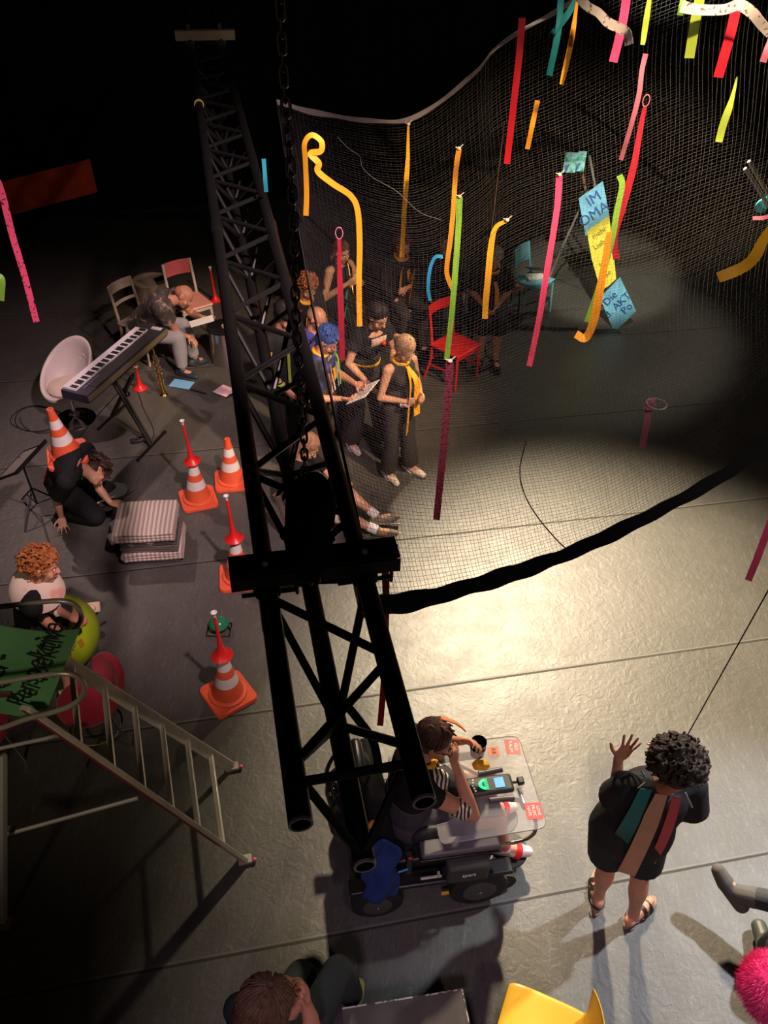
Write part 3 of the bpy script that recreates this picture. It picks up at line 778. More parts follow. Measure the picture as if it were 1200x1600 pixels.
def metal_chair(label, loc, rz, m_, rails):
    t = thing('stacking_chair', label, 'chair', loc, rz)
    MB().box((0, 0, .45), (.38, .38, .018)).build('seat', m_, t, bevel=.008)
    g = [[(-.2-.04*(j/3)-.03*(1-(2*k/8-1)**2), -.19+.38*k/8, .62+.22*j/3) for j in range(4)] for k in range(9)]
    MB().sheet(g, .012).build('backrest', m_, t)
    for sy in (-1, 1):
        MB().tube([(.17, sy*.17, .44), (.19, sy*.185, 0)], .011, 8).build('leg', rails, t)
        MB().tube(bez([(-.22, sy*.185, 0), (-.16, sy*.175, .43), (-.18, sy*.175, .56), (-.24, sy*.175, .83)], 4), .011, 8).build('leg', rails, t)
        MB().tube([(-.16, sy*.172, .425), (.17, sy*.172, .425)], .011, 8).build('side_rail', rails, t)
    MB().tube([(.17, -.172, .41), (.17, .172, .41)], .011, 8).build('front_rail', rails, t)
    return t
c = at(836, 438, .45)
BLU = mat('light_blue_paint', (.16, .50, .62), .45)
metal_chair('light blue chair left of the poster strip, papers on its seat', (c.x, c.y, 0), -35, BLU, BLU)
plate('book', 'white sheaf of papers lying on the light blue chair', 'papers', at(836, 432, .472), (.24, .17, .02), 18, PAPER)
plate('folder', 'dark grey folder propped on the papers of the light blue chair', 'folder', at(837, 420, .53), (.22, .17, .012), 20, DGREY, tilt=(-12, 10))
def stool(label, loc, rz, m_, h=.45, w=.32, name='stool'):
    t = thing(name, label, 'stool', loc, rz)
    MB().box((0, 0, h-.015), (w, w, .03)).build('seat', m_, t, bevel=.008)
    for sx in (-1, 1):
        for sy in (-1, 1): MB().tube([(sx*(w/2-.03), sy*(w/2-.03), h-.03), (sx*(w/2-.01), sy*(w/2-.01), 0)], .012, 8).build('leg', BMETAL, t)
    for sy in (-1, 1): MB().tube([(-w/2+.02, sy*(w/2-.02), .15), (w/2-.02, sy*(w/2-.02), .15)], .008, 6).build('rung', BMETAL, t)
    return t
c = at(796, 446, .45); stool('small stool with an orange-red top beside the grey-haired seated person', (c.x, c.y, 0), 20, mat('orange_red_wood', (.5, .13, .07), .5), w=.26)
def round_drum(label, px, py, r, h, skin, body, name='drum'):
    c = at(px, py, h); t = thing(name, label, 'drum', (c.x, c.y, 0))
    MB().lathe([(r*.86, 0), (r*.9, .01), (r*.95, h*.5), (r, h-.03)], n=32).build('shell', body, t)
    MB().lathe([(r*1.02, h-.035), (r*1.03, h-.005), (r, h), (r*.97, h-.004)], n=32).build('rim', body, t)
    MB().lathe([(r*.96, h-.003), (r*.96, h+.002), (.001, h+.003)], n=32).build('drumhead', skin, t)
    return t
round_drum('round pale topped drum behind the pink-backed chair', 234, 437, .22, .40, mat('drumskin', (.40, .34, .25), .7), mat('drum_wood', (.22, .17, .11), .5))
def keg():
    c = at(348, 510, .45); t = thing('steel_drum', 'upright stainless steel cylinder drum with a black lid behind the left truss tube', 'metal drum', (c.x, c.y, 0)); r = .17; h = .44
    MB().lathe([(r*.9, 0), (r*.93, .02), (r*.96, .03), (r, h-.03), (r*1.02, h)], n=40).build('body', mat('brushed_steel', (.62, .58, .58), .28, metal=1, var=.1), t)
    MB().lathe([(r*1.06, h-.012), (r*1.06, h+.012), (r*.9, h+.02), (.001, h+.02)], n=40).build('lid', BPLAST, t)
    MB().lathe([(.034, h+.02), (.05, h+.02), (.05, h+.035), (.034, h+.035), (.034, h+.02)], c=(.04, -.02, 0), n=24, caps=False).build('ring', mat('cream_ring', (.6, .5, .38), .4), t)
    for k in range(3): a = k*2.1-1; MB().tube([(r*.9*math.cos(a), r*.9*math.sin(a), .04), (r*.98*math.cos(a), r*.98*math.sin(a), -.0)], .01, 8).build('foot', BPLAST, t)
keg()

# ======================= MUSIC STAND, PRACTICE DRUM, BLANKETS
def music_stand():
    c = at(62, 800, 0); t = thing('music_stand', 'black tripod music stand at the left edge behind the crouching person', 'music stand', c)
    d = at(32, 722, .95) - c
    MB().tube([(0, 0, .1), (d.x*.8, d.y*.8, .92)], .009, 8).build('pole', BMETAL, t)
    for k in range(3):
        a = k*2.094+.4; MB().tube([(0, 0, .28), (.28*math.cos(a), .28*math.sin(a), 0)], .008, 8).build('leg', BMETAL, t)
        MB().tube([(0, 0, .1), (.15*math.cos(a), .15*math.sin(a), .13)], .005, 6).build('brace', BMETAL, t)
    e_ = (at(52, 700, .95)-at(10, 745, .95)).normalized(); v_ = (at(32, 722, .95)-V((0, 0, CH))).normalized(); v_ = (v_*.95+V((-.25, 0, .12))).normalized(); n_ = e_.cross(v_).normalized(); n_ = n_ if n_.z > 0 else -n_; q = Matrix((e_, n_.cross(e_), n_)).transposed()
    MB().box(d, (.42, .26, .006), q).build('desk', BMETAL, t)
    MB().box(d + q @ V((0, -.14, .012)), (.44, .01, .03), q).build('ledge', BMETAL, t)
    o = MB().box((0, 0, 0), (.34, .2, .002), q).build('sheet_music', mat('dull_paper', (.30, .27, .23), .8), smooth=False); o.location = c+d+q @ V((0, 0, .006)); tag(o, 'sheet of music on the tripod stand at the left edge', 'paper')
music_stand()
c = at(180, 765, .18); t = thing('practice_pad', 'round black practice pad on a low stand left of the blankets', 'practice pad', (c.x, c.y, 0))
MB().lathe([(.001, .175), (.11, .175), (.115, .17), (.115, .15), (.001, .145)], n=28).build('pad', mat('pad_rubber', (.02, .025, .032), .6), t)
MB().tube([(0, 0, .02), (0, 0, .15)], .01, 8).build('post', BMETAL, t)
for k in range(3): a = k*2.1; MB().tube([(0, 0, .08), (.12*math.cos(a), .12*math.sin(a), .006)], .007, 6).build('leg', BMETAL, t)
WOODP = mat('pale_stick', (.5, .38, .24), .5)
for k, (a, b, lab) in enumerate((((152, 786), (180, 775), 'drumstick pointing at the practice pad, left one'), ((172, 792), (210, 766), 'drumstick reaching towards the blanket stack, right one'))):
    A, B = at(*a, .22), at(*b, .24); tag(MB().tube([A, A.lerp(B, .93), B], [.008, .005, .004], 8).build('drumstick', WOODP if k == 0 else BPLAST, origin=A), lab, 'drumstick', 'drumsticks')
STR = pattern('ticking_stripes', [(.62, .54, .48), (.36, .29, .25)], 'wave', 8.5, .9, (.42, .58), bump=.3, distort=.6)
GBL = mat('grey_wool', (.12, .105, .095), .95, bump=.5, bs=90); DBL = mat('dark_wool', (.05, .047, .05), .95, bump=.5, bs=90)
def blanket(label, z, th, w, d, m_, rz, off=(0, 0)):
    c = at(241, 856, 0)+V((off[0], off[1], z)); layers = MB()
    n = 3
    for k in range(n):
        zz = th*(k+.5)/n; g = []
        for i in range(13):
            for_row = []
            for j in range(13):
                x = (i/12-.5)*w*(1-.02*k); y = (j/12-.5)*d*(1-.015*k)
                e = max(abs(i/12-.5), abs(j/12-.5))*2
                for_row.append((x, y, zz - .012*e**6 + .006*math.sin(x*14+k+z*9)*math.cos(y*11+k)))
            g.append(for_row)
        layers.sheet(g, th/n*.92)
    for k in range(n): pass
    m = layers
    fr = [( -w/2+.004, y, th*.5) for y in (-d/2+.01, d/2-.01)]
    m.tube([( -w/2+.012, -d/2+.006, th/2), (-w/2+.012, d/2-.006, th/2)], th*.46, 10)
    o = m.build('folded_blanket', m_, bevel=.004, subd=1); o.location = c; o.rotation_euler = (0, 0, R(rz)); return tag(o, label, 'blanket', 'folded blankets in the stack')
blanket('dark folded blanket at the very bottom of the stack', .0, .05, .46, .40, DBL, 7, (.02, 0))
blanket('striped beige folded blanket, second from the bottom of the stack', .052, .075, .50, .42, STR, 9, (.02, .0))
blanket('plain grey folded blanket in the middle of the stack', .13, .065, .47, .40, GBL, 6, (.01, .01))
blanket('dark patterned folded blanket just under the top one', .197, .055, .46, .39, pattern('dark_pattern_wool', [(.05, .045, .045), (.25, .2, .17)], 'noise', 9, .95, (.5, .6)), 8, (.0, .01))
blanket('large striped folded blanket on top of the stack', .254, .085, .49, .46, STR, 7, (-.02, .03))
# green practice lamp thing
c = at(343, 983, 0); t = thing('green_lamp', 'small green domed lamp on a black wire foot behind the nearest horn', 'lamp', c)
MB().lathe([(.001, .125), (.035, .118), (.07, .09), (.078, .065), (.07, .05), (.001, .045)], n=26).build('dome', mat('green_glass', (.02, .22, .09), .18, coat=.5), t)
m = MB(); m.tube([(.07*math.cos(a), .07*math.sin(a), .05) for a in [k*.393 for k in range(16)]], .006, 6, closed=True)
m.tube([(-.09, -.08, .008), (.09, -.08, .008), (.09, .06, .008), (-.09, .06, .008)], .006, 6, closed=True)
for sx in (-1, 1): m.tube([(sx*.07, 0, .05), (sx*.09, -.02, .01)], .006, 6)
m.build('wire_foot', BMETAL, t)

# ======================= BALL, RED CHAIR
c = at(88, 990, .30); t = thing('exercise_ball', 'big lime green exercise ball at the left edge', 'ball', (c.x, c.y, 0))
MB().ell((0, 0, .295), (.305, .305, .295), n=48, m=28).build('ball', mat('lime_rubber', (.33, .46, .01), .35, var=.04, coat=.2), t)
for k in range(3):
    g = [[V((0, 0, .295)) + .3085*V((math.cos(e)*math.cos(a), math.cos(e)*math.sin(a), math.sin(e))) for e in (.20+.05*j for j in range(5))] for a in (-.62+.045*k, -.60+.045*k)]
    MB().sheet(g, .002).build('red_mark', mat('red_print', (.5, .05, .03), .5), t)
def red_chair():
    c = at(138, 1095, .45); t = thing('upholstered_chair', 'round seated red upholstered chair with chrome legs behind the ladder', 'chair', (c.x, c.y, 0), -125)
    up = mat('red_upholstery', (.36, .008, .03), .85, bump=.4, bs=120, sheen=.3)
    MB().lathe([(.001, .41), (.17, .41), (.2, .425), (.205, .45), (.19, .47), (.12, .482), (.001, .485)], n=40).build('seat', up, t)
    g = []
    for i in range(15):
        th = i/14*math.pi-.0; row = []
        for j in range(9):
            s_ = j/8; a = math.pi + (i/14-.5)*1.5
            h = .24*math.sqrt(max(0.02, 1-(2*i/14-1)**2*.92))
            row.append((.215*math.cos(a)-.03*s_, .215*math.sin(a), .555 + (s_-.5)*h))
        g.append(row)
    MB().sheet(g, .045).build('backrest', up, t, subd=1)
    MB().tube([(-.14, 0, .43), (-.22, 0, .45), (-.235, 0, .52)], .012, 8).build('back_bracket', CHROME, t)
    MB().tube([(.17*math.cos(a), .17*math.sin(a), .18) for a in [k*2*math.pi/24 for k in range(24)]], .008, 8, closed=True).build('foot_ring', CHROME, t)
    for k in range(4):
        a = k*math.pi/2+.4; MB().tube([(.12*math.cos(a), .12*math.sin(a), .41), (.17*math.cos(a), .17*math.sin(a), .18), (.23*math.cos(a), .23*math.sin(a), 0)], .010, 8).build('leg', CHROME, t)
red_chair()
# second chair of the same kind, only its edge shows at the left border
c = at(-42, 1140, .45); t = thing('upholstered_chair', 'edge of a dark red upholstered seat at the left border under the green sign', 'chair', (c.x, c.y, 0))
MB().lathe([(.001, .41), (.18, .41), (.215, .43), (.21, .46), (.12, .482), (.001, .485)], n=40).build('seat', mat('red_upholstery', (0,0,0)), t)
for k in range(4):
    a = k*math.pi/2+.4; MB().tube([(.14*math.cos(a), .14*math.sin(a), .41), (.2*math.cos(a), .2*math.sin(a), 0)], .010, 8).build('leg', CHROME, t)

# ======================= LADDER WITH HANDRAILS
def ladder():
    nf = at(383, 1345, 0); ff = at(363, 1200, 0)
    H2 = 1.70
    nt = at(62, 1122, H2); ft = at(52, 1003, H2)
    t = thing('platform_ladder', 'aluminium platform ladder with curved handrails at the lower left', 'ladder', (nf+ff)/2); o_ = V(t.location)
    nf, ff, nt, ft = [p-o_ for p in (nf, ff, nt, ft)]
    redp = mat('red_stringer_stripe', (.30, .03, .03), .5)
    for a, b in ((nf, nt), (ff, ft)):
        dr = (b-a).normalized(); MB().bar(a+dr*.02, b+dr*.10, .028, .075, up=(0, -.3, 1) if a is nf else (0, .3, 1)).build('side_rail', ALU, t, bevel=.004)
    dr = (nt-nf).normalized(); side = V((-.1, -1, .0)).normalized()
    MB().bar(nf+dr*.3+side*.017, nt+dr*.10+side*.017, .004, .034, up=(0, -.3, 1)).build('red_stripe', redp, t)
    n = 8
    for k in range(1, n):
        f_ = (.262+.2665*(k-1))/(nt-nf).length
        MB().bar(nf.lerp(nt, f_), ff.lerp(ft, f_), .030, .022, up=(-.4, 0, 1)).build('rung', ALU, t, bevel=.003)
    for p in (nf, ff):
        MB().box(p+V((.0, 0, .012)), (.085, .06, .024), (0, 0, 15)).build('foot', mat('grey_foot', (.38, .34, .30), .6), t, bevel=.006)
        MB().ell(p+V((.06, .0, .018)), (.014, .014, .014)).build('pink_marker', mat('pink_mark', (.85, .12, .3), .5), t)
    # platform at the top
    pc = (nt+ft)/2 + V((-.36, 0, .10)); MB().box(pc, (.62, .42, .035), (0, 0, 6)).build('platform', mat('ribbed_platform', (.10, .03, .03), .6, bump=.3), t, bevel=.004)
    # rear legs and braces
    rl = at(8, 1445, 0)-o_; rt = at(5, 1180, 1.15)-o_
    MB().bar(rl+V((0, 0, .03)), rt, .025, .035).build('rear_leg', ALU, t, bevel=.003)
    MB().box(rl+V((0, 0, .02)), (.09, .07, .04)).build('foot', mat('brown_foot', (.2, .14, .10), .7), t, bevel=.006)
    b1 = at(215, 1247, .62)-o_; b2 = at(-5, 1308, .55)-o_; MB().tube([b1, b2], .012, 8).build('brace', ALU, t)
    b1 = at(98, 1148, .7)-o_; b2 = at(-40, 1178, .7)-o_; MB().tube([b1, b2], .012, 8).build('brace', ALU, t)
    MB().bar(at(-30, 1296, .57)-o_, at(24, 1296, .57)-o_, .03, .02).build('clamp_plate', mat('brass_plate', (.35, .25, .12), .5, metal=.4), t)
    hr = mat('handrail_tube', (.40, .35, .28), .32, metal=.4)
    for P_, Y in (([(-60, 952), (0, 948), (60, 941), (98, 939), (118, 946), (127, 960), (124, 974), (112, 986), (95, 996), (40, 1020)], 2.62),
                  ([(-60, 1072), (0, 1066), (60, 1056), (100, 1052), (122, 1058), (132, 1073), (127, 1090), (110, 1103), (85, 1112), (40, 1124), (0, 1138), (-60, 1150)], 2.22)):
        MB().tube(bez([aty(x, y, Y)-o_ for x, y in P_], 5), .0125, 10).build('handrail', hr, t)
    for sx in (0, 1): MB().tube([pc+V((-.25, (-.2, .2)[sx], .02)), pc+V((-.25, (-.2, .2)[sx], .72))], .0125, 10).build('rail_post', hr, t)
    return t
ladder()
def sign():
    Y = 2.36
    c = aty(52, 1050, Y); t = thing('cardboard_sign', 'green hand-lettered sign hung between the ladder handrails', 'sign', c)
    P_ = [aty(x, y, Y)-c for x, y in ((-150, 950), (121, 993), (66, 1126), (-150, 1098))]
    nx, nz = 14, 8; g = []
    for i in range(nx+1):
        row = []
        for j in range(nz+1):
            u, v = i/nx, j/nz; p = (P_[0].lerp(P_[1], u)).lerp(P_[3].lerp(P_[2], u), v)
            row.append(p+V((0, .012*math.sin(u*7+v*3)+(.03*max(0, u-.85)/.15)*(1-v), 0)))
        g.append(row)
    MB().sheet(g, .004).build('panel', mat('green_card', (.10, .27, .10), .8, var=.15, vs=4), t)
    # lettering runs up the sheet; face of the sheet looks to -y
    ink = mat('black_marker', (.008, .008, .01), .7)
    a0 = aty(24, 1108, Y)-c; a1 = aty(95, 952, Y)-c; dr = (a1-a0); L_ = dr.length; ang = math.atan2(dr.z, dr.x)
    q = Matrix.Rotation(-ang, 3, 'Y') @ Matrix.Rotation(R(90), 3, 'X')
    mid = (a0+a1)/2
    text('lettering', 'Perspektive', L_/11*1.95, ink, t, mid+V((.0, -.022, 0)), q, .0015)
    b0 = aty(-32, 1075, Y)-c; b1 = aty(22, 990, Y)-c; mid = (b0+b1)/2
    text('lettering', 'Vogel -', L_/11*1.95, ink, t, aty(-12, 1055, Y)-c+V((0, -.022, 0)), q, .0015)
sign()

# ======================= POSTERS ON A STEPLADDER
def posters():
    base = V((2.45, 10.15, 0)); t = thing('stepladder', 'dark stepladder standing behind the hanging posters', 'stepladder', base)
    for a, b, m_, r in (((906, 250), (940, 430), mat('brown_rail', (.16, .08, .05), .5), .018), ((921, 243), (955, 430), mat('grey_rail', (.20, .19, .17), .4), .016)):
        MB().tube([aty(*a, 10.42)-base, aty(*b, 10.25)-base], r, 8).build('side_rail', m_, t)
    MB().tube([aty(910, 300, 10.2)-base, aty(880, 330, 10.4)-base, aty(850, 425, 10.7)-base, aty(840, 450, 10.7)-base], .014, 8).build('rear_leg', BMETAL, t)
    MB().tube([aty(918, 300, 10.2)-base, aty(886, 370, 10.4)-base, aty(862, 425, 10.3)-base, aty(852, 452, 10.3)-base], .014, 8).build('rear_leg', mat('grey_rail', (0,0,0)), t)
    MB().tube([aty(876, 388, 10.3)-base, aty(900, 396, 10.1)-base, aty(918, 406, 10)-base], .005, 6).build('spreader_cord', BMETAL, t)
    for k in range(3): MB().tube([aty(910+4*k, 290+34*k, 10.2-.05*k)-base, aty(928+4*k, 284+34*k, 10.2-.05*k)-base], .012, 6).build('rung', BMETAL, t)
    BP = mat('blue_poster', (.20, .55, .78), .6, var=.25, vs=5); YP = mat('yellow_poster', (.92, .76, .06), .6, var=.08)
    ink = mat('blue_ink', (.03, .10, .35), .7); ink2 = mat('olive_ink', (.35, .26, .03), .7)
    def poster(pts, Ys, m_, label, words, ik, sz, rot=0):
        P_ = [aty(x, y, Y) for (x, y), Y in zip(pts, Ys)]; c = sum(P_, V())/4; tt = thing('poster', label, 'poster', c, 0, 'hand-painted posters in the hanging strip')
        g = [[(P_[0].lerp(P_[1], u/8)).lerp(P_[3].lerp(P_[2], u/8), v/6)-c + V((0, .006*math.sin(u*1.1+v), 0)) for v in range(7)] for u in range(9)]
        MB().sheet(g, .004).build('sheet', m_, tt)
        ex = (P_[1]-P_[0]).normalized(); dn = (P_[3]-P_[0]); nrm = ex.cross(-dn).normalized(); ey = nrm.cross(ex)
        if nrm.y > 0: nrm = -nrm
        ey = nrm.cross(ex)
        q = Matrix((ex, ey, nrm)).transposed() @ Matrix.Rotation(R(rot), 3, 'Z')
        for k, (w_, u, v) in enumerate(words):
            p = (P_[0].lerp(P_[1], u)).lerp(P_[3].lerp(P_[2], u), v)-c + nrm*.014
            text('lettering', w_, sz, ik, tt, p, q, .001)
    poster([(904, 310), (942, 283), (953, 341), (915, 369)], [10.15, 10.15, 10.05, 10.05], BP, 'upper blue hand-painted poster at the top of the strip', [('IM', .55, .25), ('OMA', .45, .62)], ink, .17)
    poster([(917, 361), (952, 337), (957, 384), (925, 408)], [10.04, 10.04, 9.92, 9.92], YP, 'upper of the two yellow posters in the strip', [('mehr', .5, .3), ('Liebe', .5, .66)], ink2, .09)
    poster([(925, 406), (957, 382), (963, 436), (939, 456)], [9.9, 9.9, 9.75, 9.75], YP, 'lower of the two yellow posters in the strip', [('fur', .45, .3), ('alle', .5, .66)], ink2, .09)
    poster([(937, 465), (969, 433), (994, 486), (960, 519)], [9.66, 9.66, 9.55, 9.55], BP, 'lower blue hand-painted poster whose corner touches the floor', [('Die', .35, .22), ('3. AKT', .5, .5), ('Po', .75, .75)], ink, .13)
posters()
for (x, y, w_, lab) in ((891, 254, .15, 'left of two small glossy blue-green picture cards on the stepladder top'), (908, 252, .10, 'right and narrower of two small glossy picture cards on the stepladder top')):
    p = aty(x, y, 10.28)
    o = MB().box((0, 0, 0), (w_, .008, .23)).build('picture_card', pattern('card_print_%d' % x, [(.03, .40, .22), (.45, .85, .95), (.05, .15, .3)], 'noise', 9, .3, (.42, .55)), smooth=False); o.location = p; tag(o, lab, 'picture card', 'picture cards')
# far left board, paper
p0 = at(72, 320, 0); Yb = p0.y-1.3
c = aty(75, 292, Yb); P_ = [aty(x, y, Yb)-c for x, y in ((-20, 290), (140, 248), (152, 300), (10, 338))]
o = MB().sheet([[P_[0], P_[3]], [P_[1], P_[2]]], .02).build('panel', mat('dark_red_board', (.85, .09, .04), .7), smooth=False); o.location = c; tag(o, 'dull red rectangular board in the dark at the upper left', 'board')
c = at(214, 317, .03); o = MB().box((0, 0, 0), (.36, .22, .05)).build('paper_bag', PAPER, bevel=.01); o.location = c; tag(o, 'pale crumpled paper lying by the far curtain', 'paper')
c = at(1036, 248, 0); t = thing('stage_lantern', 'small dull red canister lantern in the dark at the far right back', 'lantern', c)
MB().lathe([(.06, .1), (.07, .12), (.07, .3), (.05, .33)], n=20).build('canister', mat('dull_red', (.25, .05, .02), .5), t); MB().lathe([(.07, 0), (.07, .02), (.02, .03), (.02, .1)], n=18).build('foot', BMETAL, t); MB().tube([(-.05, 0, .33), (-.03, 0, .42), (.03, 0, .42), (.05, 0, .33)], .008, 6).build('handle', ALU, t)
# right edge: pair of pipes, teal rag
Yp = 6.2; a, b = aty(1170, 252, Yp), aty(1225, 345, Yp)
t = thing('pipe_pair', 'pair of pale metal pipes jutting in at the right edge', 'pipes', a)
for k in (0, 1): MB().tube([V((.0, 0, -.05*k))+V((-.012*k, 0, 0)), b-a+V((0, 0, -.05*k))], .014, 10).build('pipe', mat('dull_steel', (.32, .29, .25), .35, metal=.7), t)
p = aty(1190, 322, Yp+.1); o = MB().ell((0, 0, 0), (.05, .03, .055)).ell((.05, 0, .1), (.04, .03, .09)).build('cloth_rag', mat('cyan_cloth', (.03, .5, .6), .7), vox=.008); o.location = p; tag(o, 'bright cyan rag bundle beside the metal pipes at the right edge', 'cloth')

# ======================= YELLOW CHAIR, BOX
def yellow_chair():
    c = at(845, 1628, .45); t = thing('plastic_chair', 'bright yellow moulded plastic chair at the bottom edge', 'chair', (c.x, c.y, 0), 158)
    yp = mat('yellow_plastic', (.85, .50, .04), .35, var=.03)
    # sitter faces local +x ; backrest at -x curls round
    g = []; n = 16
    for i in range(n+1):
        s_ = i/n; row = []
        for j in range(11):
            v = j/10*2-1
            if s_ < .5:
                x = .22-.40*s_/.5; z = .45-.02*math.sin(s_/.5*math.pi)+.012*v*v; y = v*(.21+.01*math.sin(s_*6))
                if s_ < .12: z -= .03*(1-s_/.12)**2
            else:
                k = (s_-.5)/.5; x = -.18-.07*k+.10*v*v*k; z = .45+.30*k; y = v*(.21+.02*k)*(1-.12*max(0, k-.7))
                x += .03*(1-k)*0
            row.append((x, y, z))
        g.append(row)
    MB().sheet(g, .012).build('shell', yp, t, subd=1)
    for sx in (-1, 1):
        for sy in (-1, 1):
            MB().tube([(sx*.12, sy*.14, .44), (sx*.2, sy*.2, 0)], .011, 8).build('leg', CHROME, t)
    MB().ell((.17, .20, .44), (.012, .012, .012)).build('screw_cap', WHITEP, t)
yellow_chair()
def dance_box():
    z = .38; a = at(535, 1576, z); b = at(722, 1546, z); ex = (b-a); L_ = ex.length; ex.normalize()
    ang = math.degrees(math.atan2(ex.y, ex.x)); d = .5
    ey = V((-ex.y, ex.x, 0)); c = (a+b)/2 - ey*d/2
    t = thing('stage_box', 'low dark grey stage block with scuffed white edges at the bottom', 'stage block', (c.x, c.y, 0), ang)
    MB().box((0, 0, z/2-.01), (L_, d, z-.02)).build('body', mat('dark_block', (.03, .03, .03), .7), t, bevel=.004)
    MB().box((0, 0, z-.01), (L_+.01, d+.01, .02)).build('top_panel', pattern('scuffed_top', [(.075, .07, .062), (.11, .10, .09)], 'noise', 6, .6, (.4, .7)), t, bevel=.002)
    ed = pattern('worn_edge', [(.07, .065, .06), (.6, .56, .5)], 'noise', 30, .7, (.45, .52))
    for a_, b_ in (((-L_/2, d/2), (L_/2, d/2)), ((L_/2, d/2), (L_/2, -d/2))):
        MB().bar((a_[0], a_[1], z+.001), (b_[0], b_[1], z+.001), .007, .003).build('worn_edge', ed, t)
dance_box()
# ======================= PEOPLE
def hairmat(n, c): return mat(n, c, .6, var=.35, vs=40, bump=.5, bs=90, spec=.4)
H_BROWN = hairmat('hair_brown', (.05, .025, .018)); H_DARK = hairmat('hair_black', (.012, .009, .009)); H_RED = hairmat('hair_auburn', (.26, .085, .035))
H_BLOND = hairmat('hair_blond', (.48, .30, .17)); H_BLUE = hairmat('hair_blue', (.02, .07, .28)); H_GREY = hairmat('hair_grey', (.32, .29, .27))
def unit(v): return V(v).normalized()
def orth(v, n):
    n = unit(n); v = V(v); v = v - n*v.dot(n); return v.normalized() if v.length > 1e-6 else frame(n)[0]
class Pose: pass
def person(label, base, yaw, J, face=None, s=1., skin=SKIN, hair=None, top=None, bottom=None, shoes=None, hands=None, vox=.0075, glasses=False, fem=False, girth=1., group=None, headR=0., barefoot=False, feet=None):
    """J: joints. tuples are (right, forward, up) in metres from the base; Vectors are stage positions."""
    B = V(base); f = V((math.cos(R(yaw)), math.sin(R(yaw)), 0)); r = V((f.y, -f.x, 0)); up = V((0, 0, 1))
    def W_(p):
        if isinstance(p, V): return p-B
        return (r*p[0]+f*p[1]+up*p[2])*s
    D = dict(pelvis=(0, 0, .93), chest=(0, .0, 1.24), neck=(0, -.01, 1.43), head=(0, .02, 1.58),
             sh_l=None, sh_r=None, el_l=(-.25, -.03, 1.12), el_r=(.25, -.03, 1.12), wr_l=(-.26, .06, .87), wr_r=(.26, .06, .87),
             hip_l=None, hip_r=None, kn_l=(-.10, .02, .49), kn_r=(.10, .02, .49), an_l=(-.11, -.03, .08), an_r=(.11, -.03, .08), to_l=None, to_r=None, lat=None, plat=None)
    D.update(J)
    P = {k: (W_(v) if v is not None else None) for k, v in D.items() if k not in ('lat', 'plat')}
    lat = unit(W_(D['lat'])) if D['lat'] is not None and not isinstance(D['lat'], V) else (unit(D['lat']) if D['lat'] is not None else r)
    plat = unit(W_(D['plat'])) if D['plat'] is not None and not isinstance(D['plat'], V) else (unit(D['plat']) if D['plat'] is not None else r)
    if isinstance(D['lat'], V): lat = unit(D['lat'])
    spine = unit(P['neck']-P['pelvis']); sw = .165*s*(.92 if fem else 1.04)
    lat = orth(lat, P['neck']-P['chest'])
    dn_ = (P['chest']-P['neck']).normalized()
    if P['sh_l'] is None: P['sh_l'] = P['neck'] - lat*sw + dn_*.045*s
    if P['sh_r'] is None: P['sh_r'] = P['neck'] + lat*sw + dn_*.045*s
    if P['hip_l'] is None: P['hip_l'] = P['pelvis'] - plat*.09*s + V((0, 0, -.02))
    if P['hip_r'] is None: P['hip_r'] = P['pelvis'] + plat*.09*s + V((0, 0, -.02))
    for q in 'lr':
        if P['to_'+q] is None:
            k = (P['an_'+q]-P['kn_'+q]).normalized(); d = orth(f + (r*(-.18 if q == 'l' else .18)), k if abs(k.z) < .9 else up)
            if abs(k.z) >= .6: d = orth(f + (r*(-.18 if q == 'l' else .18)), up)
            P['to_'+q] = P['an_'+q] + d*.16*s + V((0, 0, -.05*s if k.z < -.6 else 0))
    root = thing('person', label, 'person', B, 0, group)
    g = girth
    # ---- torso rings along pelvis > chest > neck
    fwd = lat.cross(P['neck']-P['pelvis']).normalized()
    def trings(infl=0., lo=0., hi=1., n=20, flare=0.):
        c0, c1, c2 = P['pelvis'], P['chest'], P['neck']
        ctrl = [(0., .150*g, .105*g), (.12, .155*g, .115*g), (.38, .128*g*(.92 if fem else 1), .098*g), (.62, .145*g, .112*g), (.80, .155*g, .108*g), (.93, .135*g, .085*g), (1., .075, .065)]
        out = []
        K = 12
        for i in range(K+1):
            t = min(1., max(0., lo+(hi-lo)*i/K))
            for a_, b_ in zip(ctrl, ctrl[1:]):
                if a_[0] <= t <= b_[0]+1e-9:
                    k = (t-a_[0])/(b_[0]-a_[0]); w, d = a_[1]+(b_[1]-a_[1])*k, a_[2]+(b_[2]-a_[2])*k
            # quadratic spine passing near the chest
            m = c1*2-(c0+c2)/2; m = c1.lerp(m, .6)
            p = c0*(1-t)**2+m*(2*t*(1-t))+c2*t*t
            tg = ((m-c0)*(1-t)+(c2-m)*t).normalized()
            L_ = plat.lerp(lat, t).normalized(); L_ = orth(L_, tg); Fd = L_.cross(tg)
            ex = infl + flare*(1-t)
            w = w*s+ex; d = d*s+ex
            out.append([p + L_*(w*math.cos(2*math.pi*k/n)) + Fd*(d*math.sin(2*math.pi*k/n)) for k in range(n)])
        return out
    m = MB()
    m.rings(trings())
    m.ell(P['pelvis']+V((0, 0, -.02))*s, (.14*s*g, .12*s*g, .11*s*g))
    if fem:
        ch = P['chest'].lerp(P['neck'], .15)
        for sg in (-1, 1): m.ell(ch + lat*.07*s*sg - fwd*(-.085*s if fwd.dot(f) > 0 else .085*s), .058*s)
    # head
    hd = P['head']; fv = face
    if fv is None: fv = f
    elif not isinstance(fv, V): fv = r*fv[0]+f*fv[1]+up*fv[2]
